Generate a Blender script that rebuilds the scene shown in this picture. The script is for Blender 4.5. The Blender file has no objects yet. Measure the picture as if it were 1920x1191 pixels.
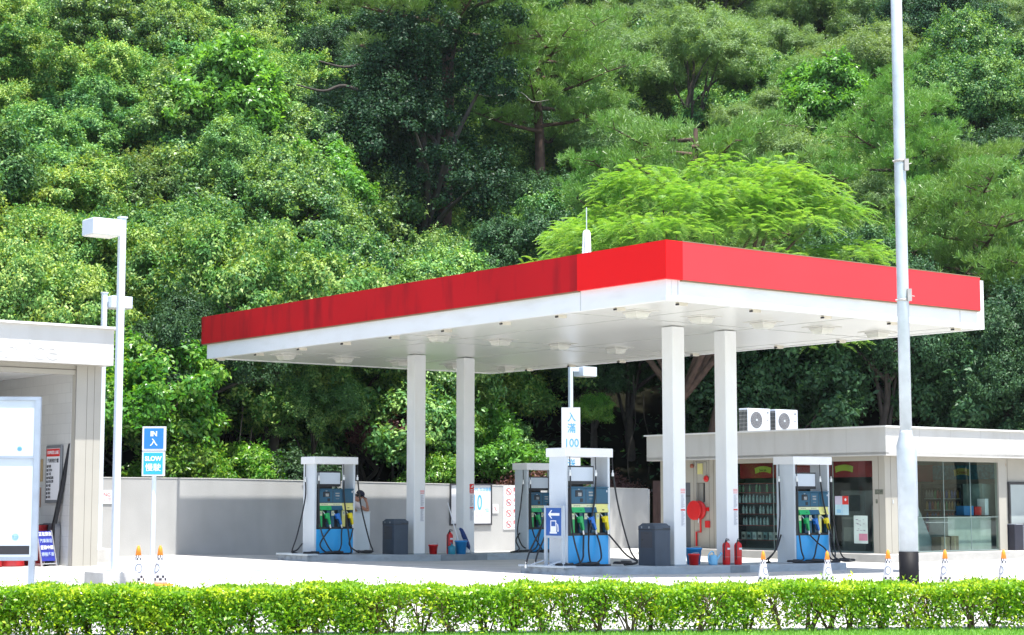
import bpy, math, random
import numpy as np
from mathutils import Vector, Matrix

# ------------------------------------------------------------------ scene basics
sc = bpy.context.scene
col = sc.collection
PI = math.pi
R = math.radians

F = 3325.0; HOR = 934.0; EYE = 1.51
TH = math.atan((HOR - 595.5) / F)
CX, CY = 2.737, 31.2            # near corner of the canopy
PHI = PI / 2 - 0.908            # the station's own axes: v runs to the right and back, u to the left and back
cp, sp = math.cos(PHI), math.sin(PHI)

def wor(v, u, z=0.0):
    return Vector((CX + v * cp - u * sp, CY + v * sp + u * cp, z))

def gz(v):
    # the forecourt falls gently towards the right
    if v < 0.3: return max(0.03, 0.07 - 0.0 * v) if v > -3 else 0.035
    if v < 3.5: return 0.07 * (3.5 - v) / 3.2
    if v < 8: return -0.025 * (v - 3.5) / 4.5
    return -0.025

# ------------------------------------------------------------------ materials
MATS = {}
def nd(nt, t, **kw):
    n = nt.nodes.new(t)
    for k, v in kw.items():
        setattr(n, k, v)
    return n

def mat(name, color, rough=0.5, metal=0.0, var=0.12, scale=3.0, bump=0.0, bscale=40.0, spec=0.5,
        dirt=None, dirt_amt=0.0, dirt_scale=(1, 1, 1), coat=0.0):
    if name in MATS: return MATS[name]
    m = bpy.data.materials.new(name); m.use_nodes = True
    nt = m.node_tree; nt.nodes.clear()
    out = nd(nt, 'ShaderNodeOutputMaterial'); b = nd(nt, 'ShaderNodeBsdfPrincipled')
    nt.links.new(b.outputs[0], out.inputs[0])
    b.inputs['Roughness'].default_value = rough; b.inputs['Metallic'].default_value = metal
    b.inputs['Specular IOR Level'].default_value = spec
    b.inputs['Coat Weight'].default_value = coat
    tc = nd(nt, 'ShaderNodeTexCoord')
    no = nd(nt, 'ShaderNodeTexNoise'); no.inputs['Scale'].default_value = scale; no.inputs['Detail'].default_value = 6
    nt.links.new(tc.outputs['Object'], no.inputs['Vector'])
    mp = nd(nt, 'ShaderNodeMapRange'); mp.inputs['To Min'].default_value = 1 - var; mp.inputs['To Max'].default_value = 1 + var
    mp.inputs['From Min'].default_value = .3; mp.inputs['From Max'].default_value = .7
    nt.links.new(no.outputs['Fac'], mp.inputs['Value'])
    mx = nd(nt, 'ShaderNodeVectorMath', operation='SCALE')
    mx.inputs[0].default_value = color[:3]
    nt.links.new(mp.outputs[0], mx.inputs['Scale'])
    last = mx.outputs[0]
    if dirt is not None:
        n2 = nd(nt, 'ShaderNodeTexNoise'); n2.inputs['Scale'].default_value = 1.0; n2.inputs['Detail'].default_value = 8
        mpn = nd(nt, 'ShaderNodeMapping'); mpn.inputs['Scale'].default_value = dirt_scale
        nt.links.new(tc.outputs['Object'], mpn.inputs['Vector']); nt.links.new(mpn.outputs[0], n2.inputs['Vector'])
        r2 = nd(nt, 'ShaderNodeMapRange'); r2.inputs['From Min'].default_value = .48; r2.inputs['From Max'].default_value = .75
        r2.inputs['To Max'].default_value = dirt_amt
        nt.links.new(n2.outputs['Fac'], r2.inputs['Value'])
        mm = nd(nt, 'ShaderNodeMix', data_type='RGBA'); mm.inputs['B'].default_value = (*dirt[:3], 1)
        nt.links.new(last, mm.inputs['A']); nt.links.new(r2.outputs[0], mm.inputs['Factor'])
        last = mm.outputs['Result']
    nt.links.new(last, b.inputs['Base Color'])
    if bump > 0:
        n3 = nd(nt, 'ShaderNodeTexNoise'); n3.inputs['Scale'].default_value = bscale; n3.inputs['Detail'].default_value = 5
        nt.links.new(tc.outputs['Object'], n3.inputs['Vector'])
        bp = nd(nt, 'ShaderNodeBump'); bp.inputs['Strength'].default_value = bump; bp.inputs['Distance'].default_value = .01
        nt.links.new(n3.outputs['Fac'], bp.inputs['Height']); nt.links.new(bp.outputs[0], b.inputs['Normal'])
    MATS[name] = m
    return m

def glass_mat(name, tint, refl=1.0, rough=0.0):
    m = bpy.data.materials.new(name); m.use_nodes = True
    nt = m.node_tree; nt.nodes.clear()
    out = nd(nt, 'ShaderNodeOutputMaterial'); mix = nd(nt, 'ShaderNodeMixShader')
    tr = nd(nt, 'ShaderNodeBsdfTransparent'); tr.inputs[0].default_value = (*tint, 1)
    gl = nd(nt, 'ShaderNodeBsdfGlossy'); gl.inputs['Roughness'].default_value = rough
    fr = nd(nt, 'ShaderNodeLayerWeight'); fr.inputs[0].default_value = .5; pw_ = nd(nt, 'ShaderNodeMath', operation='POWER'); pw_.inputs[1].default_value = 4.0
    nt.links.new(fr.outputs['Facing'], pw_.inputs[0])
    ml = nd(nt, 'ShaderNodeMath', operation='MULTIPLY_ADD'); ml.inputs[1].default_value = .8 * refl; ml.inputs[2].default_value = .045 * refl; ml.use_clamp = True
    nt.links.new(pw_.outputs[0], ml.inputs[0]); nt.links.new(ml.outputs[0], mix.inputs[0])
    nt.links.new(tr.outputs[0], mix.inputs[1]); nt.links.new(gl.outputs[0], mix.inputs[2])
    nt.links.new(mix.outputs[0], out.inputs[0])
    return m

def emit_mat(name, c, s):
    m = bpy.data.materials.new(name); m.use_nodes = True
    b = m.node_tree.nodes['Principled BSDF']
    b.inputs['Base Color'].default_value = (*c, 1); b.inputs['Emission Color'].default_value = (*c, 1)
    b.inputs['Emission Strength'].default_value = s
    return m

def leaf_mat(name, c1, c2, tip=None, tip_amt=0.0, transl=0.35, rough=0.4, vary=0.25, spec=0.5, pscale=0.9):
    """c1..c2 vary leaf by leaf; tip is young growth in patches; each tree is a little lighter or darker than the next"""
    m = bpy.data.materials.new(name); m.use_nodes = True
    nt = m.node_tree; nt.nodes.clear()
    out = nd(nt, 'ShaderNodeOutputMaterial'); b = nd(nt, 'ShaderNodeBsdfPrincipled')
    b.inputs['Roughness'].default_value = rough; b.inputs['Specular IOR Level'].default_value = spec
    ge = nd(nt, 'ShaderNodeNewGeometry'); oi = nd(nt, 'ShaderNodeObjectInfo')
    mx = nd(nt, 'ShaderNodeMix', data_type='RGBA')
    mx.inputs['A'].default_value = (*c1, 1); mx.inputs['B'].default_value = (*c2, 1)
    nt.links.new(ge.outputs['Random Per Island'], mx.inputs['Factor'])
    last = mx.outputs['Result']
    if tip is not None:
        no = nd(nt, 'ShaderNodeTexNoise'); no.inputs['Scale'].default_value = pscale; no.inputs['Detail'].default_value = 4
        nt.links.new(ge.outputs['Position'], no.inputs['Vector'])
        at = nd(nt, 'ShaderNodeAttribute'); at.attribute_name = 'young'
        ya = nd(nt, 'ShaderNodeMath', operation='MULTIPLY_ADD'); ya.inputs[1].default_value = .13
        nt.links.new(at.outputs['Fac'], ya.inputs[0])
        ad = nd(nt, 'ShaderNodeMath', operation='MULTIPLY_ADD'); ad.inputs[1].default_value = .35
        nt.links.new(ge.outputs['Random Per Island'], ad.inputs[0]); nt.links.new(no.outputs['Fac'], ya.inputs[2]); nt.links.new(ya.outputs[0], ad.inputs[2])
        mr = nd(nt, 'ShaderNodeMapRange'); mr.inputs['From Min'].default_value = .68; mr.inputs['From Max'].default_value = .82
        mr.inputs['To Max'].default_value = tip_amt
        nt.links.new(ad.outputs[0], mr.inputs['Value'])
        m2 = nd(nt, 'ShaderNodeMix', data_type='RGBA'); m2.inputs['B'].default_value = (*tip, 1)
        nt.links.new(last, m2.inputs['A']); nt.links.new(mr.outputs[0], m2.inputs['Factor'])
        last = m2.outputs['Result']
    hs = nd(nt, 'ShaderNodeHueSaturation')
    mv = nd(nt, 'ShaderNodeMapRange'); mv.inputs['To Min'].default_value = 1.24 * (1 - vary); mv.inputs['To Max'].default_value = 1.24 * (1 + vary)
    nt.links.new(oi.outputs['Random'], mv.inputs['Value']); nt.links.new(mv.outputs[0], hs.inputs['Value'])
    mh = nd(nt, 'ShaderNodeMapRange'); mh.inputs['To Min'].default_value = .485; mh.inputs['To Max'].default_value = .515
    ml = nd(nt, 'ShaderNodeMath', operation='FRACT'); m7 = nd(nt, 'ShaderNodeMath', operation='MULTIPLY'); m7.inputs[1].default_value = 7.3
    nt.links.new(oi.outputs['Random'], m7.inputs[0]); nt.links.new(m7.outputs[0], ml.inputs[0])
    nt.links.new(ml.outputs[0], mh.inputs['Value']); nt.links.new(mh.outputs[0], hs.inputs['Hue'])
    nt.links.new(last, hs.inputs['Color'])
    nt.links.new(hs.outputs[0], b.inputs['Base Color'])
    tl = nd(nt, 'ShaderNodeBsdfTranslucent'); 
    gm = nd(nt, 'ShaderNodeMix', data_type='RGBA', blend_type='MULTIPLY'); gm.inputs['Factor'].default_value = 1
    gm.inputs['B'].default_value = (1.5, 1.45, .45, 1)
    nt.links.new(hs.outputs[0], gm.inputs['A']); nt.links.new(gm.outputs['Result'], tl.inputs[0])
    ms = nd(nt, 'ShaderNodeMixShader'); ms.inputs[0].default_value = transl
    nt.links.new(b.outputs[0], ms.inputs[1]); nt.links.new(tl.outputs[0], ms.inputs[2])
    nt.links.new(ms.outputs[0], out.inputs[0])
    return m

# ------------------------------------------------------------------ mesh builder
class MB:
    def __init__(s): s.v = []; s.f = []; s.m = []; s.sm = []
    def add(s, vs, fs, m=0, sm=False, M=None):
        o = len(s.v)
        for p in vs:
            p = Vector(p)
            if M is not None: p = M @ p
            s.v.append(p)
        for f in fs:
            s.f.append([i + o for i in f]); s.m.append(m); s.sm.append(sm)
        return s
    def box(s, x0, x1, y0, y1, z0, z1, m=0, M=None, b=0.0):
        if x0 > x1: x0, x1 = x1, x0
        if y0 > y1: y0, y1 = y1, y0
        if z0 > z1: z0, z1 = z1, z0
        if b > 0:
            # chamfered upright edges and top
            pts = [(x0 + b, y0), (x1 - b, y0), (x1, y0 + b), (x1, y1 - b), (x1 - b, y1), (x0 + b, y1), (x0, y1 - b), (x0, y0 + b)]
            ins = [(x0 + b * 1.4, y0 + b), (x1 - b * 1.4, y0 + b), (x1 - b, y0 + b * 1.4), (x1 - b, y1 - b * 1.4), (x1 - b * 1.4, y1 - b), (x0 + b * 1.4, y1 - b), (x0 + b, y1 - b * 1.4), (x0 + b, y0 + b * 1.4)]
            vs = [(x, y, z0) for x, y in pts] + [(x, y, z1 - b) for x, y in pts] + [(x, y, z1) for x, y in ins]
            fs = [[i, (i + 1) % 8, 8 + (i + 1) % 8, 8 + i] for i in range(8)] + [[8 + i, 8 + (i + 1) % 8, 16 + (i + 1) % 8, 16 + i] for i in range(8)]
            fs += [[16 + i for i in range(8)], [7 - i for i in range(8)]]
            return s.add(vs, fs, m, False, M)
        vs = [(x0, y0, z0), (x1, y0, z0), (x1, y1, z0), (x0, y1, z0), (x0, y0, z1), (x1, y0, z1), (x1, y1, z1), (x0, y1, z1)]
        fs = [(0, 3, 2, 1), (4, 5, 6, 7), (0, 1, 5, 4), (1, 2, 6, 5), (2, 3, 7, 6), (3, 0, 4, 7)]
        return s.add(vs, fs, m, False, M)
    def prism(s, pts, y0, y1, m=0, M=None):      # polygon in x,z pushed along y
        n = len(pts)
        vs = [(x, y0, z) for x, z in pts] + [(x, y1, z) for x, z in pts]
        fs = [list(range(n)), [2 * n - 1 - i for i in range(n)]] + [[i, n + i, n + (i + 1) % n, (i + 1) % n] for i in range(n)]
        return s.add(vs, fs, m, False, M)
    def prismz(s, pts, z0, z1, m=0, M=None):
        n = len(pts)
        vs = [(x, y, z0) for x, y in pts] + [(x, y, z1) for x, y in pts]
        fs = [[n - 1 - i for i in range(n)], [n + i for i in range(n)]] + [[i, (i + 1) % n, n + (i + 1) % n, n + i] for i in range(n)]
        return s.add(vs, fs, m, False, M)
    def lathe(s, prof, n=24, m=0, c=(0, 0, 0), M=None, sm=True, mf=None, caps=True):
        vs = []
        for r, z in prof:
            for i in range(n):
                a = 2 * PI * i / n
                vs.append((c[0] + r * math.cos(a), c[1] + r * math.sin(a), c[2] + z))
        o = len(s.v)
        s.add(vs, [], 0, False, M)
        for k in range(len(prof) - 1):
            for i in range(n):
                j = (i + 1) % n
                s.f.append([o + k * n + i, o + k * n + j, o + (k + 1) * n + j, o + (k + 1) * n + i])
                s.m.append(mf(k, i) if mf else m); s.sm.append(sm)
        if caps and prof[0][0] > 1e-4: s.f.append([o + n - 1 - i for i in range(n)]); s.m.append(m); s.sm.append(False)
        if caps and prof[-1][0] > 1e-4: s.f.append([o + (len(prof) - 1) * n + i for i in range(n)]); s.m.append(m); s.sm.append(False)
        return s
    def cyl(s, p0, p1, r0, r1=None, n=14, m=0, M=None):
        return s.tube([p0, p1], [r0, r0 if r1 is None else r1], n, m, M)
    def tube(s, pts, r, n=8, m=0, M=None):
        pts = [Vector(p) for p in pts]
        rs = r if isinstance(r, (list, tuple)) else [r] * len(pts)
        d0 = (pts[1] - pts[0]).normalized()
        ref = Vector((0, 0, 1)) if abs(d0.z) < .9 else Vector((1, 0, 0))
        x = d0.cross(ref).normalized(); vs = []
        for i, p in enumerate(pts):
            if i == 0: d = d0
            elif i == len(pts) - 1: d = (pts[i] - pts[i - 1]).normalized()
            else: d = (pts[i + 1] - pts[i - 1]).normalized()
            x = (x - d * x.dot(d)).normalized(); y = d.cross(x)
            for k in range(n):
                a = 2 * PI * k / n
                vs.append(p + (x * math.cos(a) + y * math.sin(a)) * rs[i])
        fs = []
        for i in range(len(pts) - 1):
            for k in range(n):
                j = (k + 1) % n
                fs.append([i * n + k, i * n + j, (i + 1) * n + j, (i + 1) * n + k])
        L = (len(pts) - 1) * n
        s.add(vs, fs, m, True, M)
        s.add([vs[k] for k in range(n)], [[n - 1 - k for k in range(n)]], m, False, M)
        s.add([vs[L + k] for k in range(n)], [list(range(n))], m, False, M)
        return s
    def quad(s, pts, m=0): return s.add(pts, [list(range(len(pts)))], m)
    def build(s, name, mats, parent=None, org=(0, 0, 0)):
        me = bpy.data.meshes.new(name)
        o3 = Vector(org)
        me.from_pydata([tuple(p - o3) for p in s.v], [], s.f)
        if not isinstance(mats, (list, tuple)): mats = [mats]
        for q in mats: me.materials.append(q)
        me.polygons.foreach_set('material_index', s.m)
        me.polygons.foreach_set('use_smooth', s.sm)
        me.update()
        o = bpy.data.objects.new(name, me); col.objects.link(o)
        if parent is not None: o.parent = parent
        return o

def rotM(loc=(0, 0, 0), rx=0, ry=0, rz=0):
    return Matrix.Translation(loc) @ Matrix.Rotation(rz, 4, 'Z') @ Matrix.Rotation(ry, 4, 'Y') @ Matrix.Rotation(rx, 4, 'X')

def tag(o, label=None, cat=None, group=None, kind=None):
    if label: o['label'] = label
    if cat: o['category'] = cat
    if group: o['group'] = group
    if kind: o['kind'] = kind
    return o

def empty(name, loc, rz=0.0):
    o = bpy.data.objects.new(name, None); col.objects.link(o)
    o.location = loc; o.rotation_euler = (0, 0, rz); o.empty_display_size = .3
    return o

def thing(name, label, cat, loc, rz=0.0, group=None):
    return tag(empty(name, loc, rz), label, cat, group)

def st(name, label, cat, v, u, z=0.0, rz=0.0, group=None):       # a thing standing in the station's axes
    return thing(name, label, cat, wor(v, u, z), PHI + rz, group)

def children(o): return [c for c in bpy.data.objects if c.parent == o]

def copy_tree(o, loc=None, rz=None, label=None, top=True):
    kids = list(KIDS.get(o.name, [])) or children(o)
    c = o.copy(); col.objects.link(c)
    if loc is not None: c.location = loc
    if rz is not None: c.rotation_euler = (0, 0, rz)
    if label: c['label'] = label
    for k in kids:
        d = copy_tree(k, top=False); d.parent = c
    return c
KIDS = {}

def smooth_pts(pts, k=6):
    P = [Vector(p) for p in pts]; out = []
    Q = [2 * P[0] - P[1]] + P + [2 * P[-1] - P[-2]]
    for i in range(1, len(Q) - 2):
        for t in np.linspace(0, 1, k, endpoint=False):
            a, b, c, d = Q[i - 1], Q[i], Q[i + 1], Q[i + 2]
            out.append(.5 * ((2 * b) + (c - a) * t + (2 * a - 5 * b + 4 * c - d) * t * t + (3 * b - a - 3 * c + d) * t ** 3))
    out.append(P[-1]); return out

# writing: real letters as thin meshes, upright, reading towards local -y
def text(s, size, m, parent, loc, rz=0.0, bold=0.0, align='CENTER', name='lettering', sx=1.0, tilt=0.0, space=1.0, ext=.0015):
    cu = bpy.data.curves.new('text', 'FONT'); cu.body = s; cu.size = size; cu.align_x = align; cu.align_y = 'CENTER'
    cu.extrude = ext; cu.offset = bold * size; cu.space_character = space; cu.resolution_u = 3
    to = bpy.data.objects.new('text', cu); col.objects.link(to)
    bpy.context.view_layer.update()
    dg = bpy.context.evaluated_depsgraph_get()
    me = bpy.data.meshes.new_from_object(to.evaluated_get(dg))
    bpy.data.objects.remove(to); bpy.data.curves.remove(cu)
    me.materials.clear(); me.materials.append(m); me.name = name
    o = bpy.data.objects.new(name, me); col.objects.link(o); o.parent = parent
    o.location = loc; o.rotation_euler = (PI / 2 + tilt, 0, rz); o.scale = (sx, 1, 1)
    return o

M = {}
M['concrete'] = mat('forecourt_concrete', (.50, .49, .47), .85, var=.1, scale=.6, bump=.3, bscale=60, dirt=(.25, .24, .23), dirt_amt=.35, dirt_scale=(.5, .9, 1))
M['kerb'] = mat('painted_kerb', (.36, .41, .45), .75, var=.12, scale=2.5, bump=.25, dirt=(.22, .22, .22), dirt_amt=.5, dirt_scale=(3, 3, 9))
M['kerb2'] = mat('dark_kerb', (.22, .25, .27), .8, var=.15, scale=4)
M['white'] = mat('white_paint', (.78, .79, .78), .4, var=.03, scale=1.2)
M['fascia'] = mat('white_fascia', (.80, .81, .80), .45, var=.03, scale=.5, dirt=(.55, .53, .46), dirt_amt=.25, dirt_scale=(1.5, 1.5, 5))
M['soffit'] = mat('soffit_panels', (.67, .67, .62), .28, var=.04, scale=.4, spec=.6)
M['column'] = mat('column_paint', (.82, .83, .83), .38, var=.03, scale=1.3, dirt=(.5, .48, .42), dirt_amt=.18, dirt_scale=(3, 3, .8))
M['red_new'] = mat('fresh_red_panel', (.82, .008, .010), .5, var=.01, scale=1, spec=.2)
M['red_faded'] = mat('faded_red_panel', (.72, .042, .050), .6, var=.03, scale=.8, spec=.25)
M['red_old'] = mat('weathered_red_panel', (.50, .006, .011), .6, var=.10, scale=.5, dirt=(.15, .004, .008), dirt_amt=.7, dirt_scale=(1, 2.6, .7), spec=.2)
M['joint'] = mat('dark_joint', (.05, .05, .05), .8)
M['rust'] = mat('rusty_edge', (.25, .17, .1), .8)
M['lamp_body'] = mat('lamp_housing', (.66, .65, .60), .5, var=.05)
M['lamp_lens'] = mat('lamp_lens', (.60, .60, .53), .25, var=.1, spec=.7)
M['pump_frame'] = mat('pump_frame', (.60, .65, .69), .4, var=.04, scale=2)
M['pump_cap'] = mat('pump_cap', (.80, .80, .80), .4, var=.03)
M['pump_blue'] = mat('pump_sky_blue', (.022, .35, .74), .35, var=.05, scale=3)
M['pump_navy'] = mat('pump_dark_blue', (.008, .085, .155), .3, var=.05, scale=3)
M['black'] = mat('black_plastic', (.012, .013, .017), .45, var=.2)
M['hose'] = mat('black_hose', (.010, .011, .014), .5, var=.2)
M['green'] = mat('nozzle_green', (.01, .38, .10), .4, var=.06)
M['blue'] = mat('nozzle_blue', (.012, .16, .55), .4, var=.06)
M['yellow'] = mat('nozzle_yellow', (.80, .65, .01), .4, var=.05)
M['cream'] = mat('cream_strip', (.66, .68, .42), .5, var=.06)
M['cream_y'] = mat('pale_yellow_hood', (.72, .68, .22), .5, var=.05)
M['screen'] = mat('display_grey', (.28, .30, .30), .2, var=.3, scale=20)
M['silver'] = mat('silver_metal', (.70, .71, .72), .3, metal=.7, var=.05)
M['galv'] = mat('galvanised_steel', (.55, .60, .64), .5, metal=.25, var=.10, scale=5, dirt=(.38, .42, .46), dirt_amt=.4, dirt_scale=(5, 5, 2))
M['pole_black'] = mat('black_pole_base', (.008, .0075, .009), .6, var=.15, spec=.2)
M['lamp_paint'] = mat('grey_lamp_paint', (.62, .68, .74), .45, var=.03)
M['blank'] = mat('blank_panel', (.54, .60, .66), .35, var=.02)
M['bin'] = mat('slate_bin', (.045, .065, .095), .5, var=.08, scale=4)
M['bin2'] = mat('dark_bin_door', (.05, .055, .07), .5, var=.08)
M['red'] = mat('fire_red', (.62, .008, .010), .35, var=.06, scale=4)
M['pail_blue'] = mat('blue_pail', (.015, .26, .62), .4, var=.05)
M['can_blue'] = mat('pale_blue_can', (.20, .50, .74), .4, var=.05)
M['teal'] = mat('teal_container', (.015, .22, .32), .35, var=.1)
M['navy_cloth'] = mat('navy_cloth', (.02, .05, .18), .8, var=.15)
M['wall'] = mat('rendered_wall', (.43, .43, .425), .9, var=.07, scale=1.1, bump=.3, bscale=30, dirt=(.30, .29, .28), dirt_amt=.35, dirt_scale=(1.4, 1.4, .25))
M['wall_top'] = mat('wall_coping', (.62, .61, .58), .9, var=.06)
M['beige'] = mat('beige_cladding', (.40, .38, .33), .6, var=.04, scale=1.5)
M['shop_fascia'] = mat('shop_fascia', (.57, .56, .53), .5, var=.03, scale=.7, dirt=(.40, .38, .33), dirt_amt=.35, dirt_scale=(3, 3, .6))
M['shop_cap'] = mat('shop_capping', (.80, .79, .76), .5, var=.03)
M['grey_door'] = mat('grey_door', (.10, .11, .13), .5, var=.06)
M['dark'] = mat('dark_interior', (.03, .032, .035), .7, var=.2)
M['glass'] = glass_mat('window_glass', (.80, .88, .86), .6)
M['step'] = mat('stone_step', (.42, .41, .39), .85, var=.1, scale=3, bump=.2)
M['tile'] = mat('shop_floor', (.20, .20, .19), .4, var=.05)
M['block'] = mat('white_blockwork', (.60, .60, .57), .6, var=.05, scale=1.5)
M['mortar'] = mat('block_joint', (.42, .42, .40), .8)
M['paper'] = mat('notice_paper', (.76, .77, .80), .5, var=.02)
M['ink'] = mat('grey_print', (.30, .31, .36), .6, var=.1)
M['ink_dark'] = mat('black_print', (.02, .02, .025), .6)
M['ink_red'] = mat('red_print', (.65, .03, .025), .5)
M['ink_pink'] = mat('pink_print', (.75, .42, .42), .5)
M['ink_blue'] = mat('blue_print', (.10, .42, .72), .5)
M['sign_blue'] = mat('sign_blue', (.015, .17, .62), .4, var=.03)
M['sign_cyan'] = mat('sign_cyan', (.02, .36, .75), .4, var=.03)
M['dir_blue'] = mat('direction_blue', (.012, .085, .33), .4, var=.04)
M['orange'] = mat('cone_orange', (.85, .28, .02), .5, var=.08)
M['cone_white'] = mat('cone_white', (.62, .62, .65), .5, var=.04)
M['cone_black'] = mat('cone_black', (.02, .02, .03), .6)
M['cone_ring'] = mat('cone_ring', (.06, .10, .18), .6)
M['plinth'] = mat('concrete_plinth', (.48, .47, .45), .9, var=.12, scale=4, bump=.4)
M['bark'] = mat('bark', (.055, .045, .038), .9, var=.35, scale=4, bump=.6, bscale=12)
M['bark_red'] = mat('reddish_bark', (.10, .06, .045), .9, var=.35, scale=5, bump=.6, bscale=12)
M['bark_pale'] = mat('pale_dead_wood', (.42, .37, .33), .9, var=.2, scale=5)
M['stem'] = mat('hedge_wood', (.16, .10, .065), .85, var=.3, scale=14)
M['skin'] = mat('skin', (.42, .20, .13), .5, var=.05)
M['shirt'] = mat('white_shirt', (.66, .60, .62), .8, var=.06, scale=8)
M['trousers'] = mat('dark_trousers', (.03, .035, .05), .8, var=.1)
M['cap'] = mat('navy_cap', (.012, .016, .04), .7, var=.1)
M['hair'] = mat('black_hair', (.01, .008, .007), .5)
# ------------------------------------------------------------------ ground
def structure(o): o['kind'] = 'structure'; return o
def ground():
    vs_ = [-60, -40, -30, -26, -22, -18, -15, -12, -9, -6, -3, -1, 0.3, 1.4, 2.5, 3.5, 5, 6.5, 8, 12, 20, 40, 80]
    us_ = [-60, -34, -24, -20, -17, -14, -12, -10, -8, -6, -4, -2, 0, 2, 4, 6, 10, 14, 19.2]
    mb = MB(); vv = []
    for u in us_:
        for v in vs_: vv.append((v, u, -.01 + (gz(v) + .01) * max(0, min(1, (wor(v, u).y - 21.8) / 4))))
    n = len(vs_); ff = []
    for j in range(len(us_) - 1):
        for i in range(n - 1): ff.append((j * n + i, j * n + i + 1, (j + 1) * n + i + 1, (j + 1) * n + i))
    mb.add(vv, ff, 0, True)
    o = mb.build('forecourt', M['concrete']); o.location = wor(0, 0); o.rotation_euler = (0, 0, PHI)
    return structure(o)
ground()
# green rubbed marking on the forecourt by the bay
mb = MB()
for k in range(7):
    a = k * .42
    mb.box(-3.1 + a, -3.1 + a + .3, 9.0, 9.12, gz(-3) + .004, gz(-3) + .006)
mk = mb.build('road_marking', mat('worn_green_paint', (.10, .38, .20), .8, var=.5, scale=8)); mk.location = wor(0, 0); mk.rotation_euler = (0, 0, PHI); structure(mk)

# ------------------------------------------------------------------ canopy
L_, W_ = 16.93, 9.0
cv = st('forecourt_canopy', 'long red and white petrol station canopy on four white columns', 'canopy', 3.57, 3.65, gz(3.5))
CO = (3.57, 3.65, gz(3.5))
mb = MB(); mb.box(0.02, W_ - .02, 0.02, L_ - .02, 5.02, 5.10); mb.box(.1, W_ - .1, .1, L_ - .1, 5.72, 5.8)
mb.build('soffit', M['soffit'], cv, CO)
# panel joints of the soffit, dark hairlines
mb = MB()
for u in (2.9, 8.5, 9.6, 14.0): mb.box(.1, W_ - .1, u - .008, u + .008, 5.012, 5.0195)
for v in (1.8, 5.2, 8.3): mb.box(v - .006, v + .006, .1, L_ - .1, 5.0145, 5.0195)
mb.build('soffit_joint', mat('soffit_shadow_gap', (.44, .44, .41), .7), cv, CO)
mb = MB()
mb.box(-.005, .12, 0, L_, 5.0, 6.02); mb.box(W_ - .12, W_, 0, L_, 5.0, 6.02)
mb.box(.122, W_ - .122, -.004, .12, 5.0, 6.02); mb.box(.122, W_ - .122, L_ - .12, L_, 5.0, 6.02)
mb.build('fascia', M['fascia'], cv, CO)
for u in (2.35,): mb = MB(); mb.box(-.0085, -.0055, u - .006, u + .006, 5.0, 5.37); mb.build('fascia_joint', mat('fascia_seam', (.45, .45, .44), .7), cv, CO)
for v in (.27, 8.2): mb = MB(); mb.box(v - .006, v + .006, -.0085, -.0045, 5.0, 5.37); mb.build('fascia_joint', MATS['fascia_seam'], cv, CO)
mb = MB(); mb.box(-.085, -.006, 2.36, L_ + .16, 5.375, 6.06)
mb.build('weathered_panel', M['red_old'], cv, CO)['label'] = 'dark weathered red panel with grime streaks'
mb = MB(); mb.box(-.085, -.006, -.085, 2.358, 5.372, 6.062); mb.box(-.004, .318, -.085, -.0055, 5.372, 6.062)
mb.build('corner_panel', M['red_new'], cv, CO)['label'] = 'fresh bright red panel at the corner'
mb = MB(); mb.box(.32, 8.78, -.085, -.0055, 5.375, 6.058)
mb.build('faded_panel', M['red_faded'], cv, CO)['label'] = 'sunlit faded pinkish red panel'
mb = MB(); mb.box(.32, 8.78, -.07, -.0055, 5.352, 5.3745); mb.box(-.07, -.006, 2.36, L_ + .14, 5.352, 5.3745); mb.box(.32, 8.80, -.09, -.004, 6.0585, 6.075)
mb.build('panel_rail', M['rust'], cv, CO)
cols = [(3.57, 3.65, 'c3'), (5.07, 3.65, 'c4'), (3.57, 12.84, 'c1'), (5.07, 12.84, 'c2')]
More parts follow.
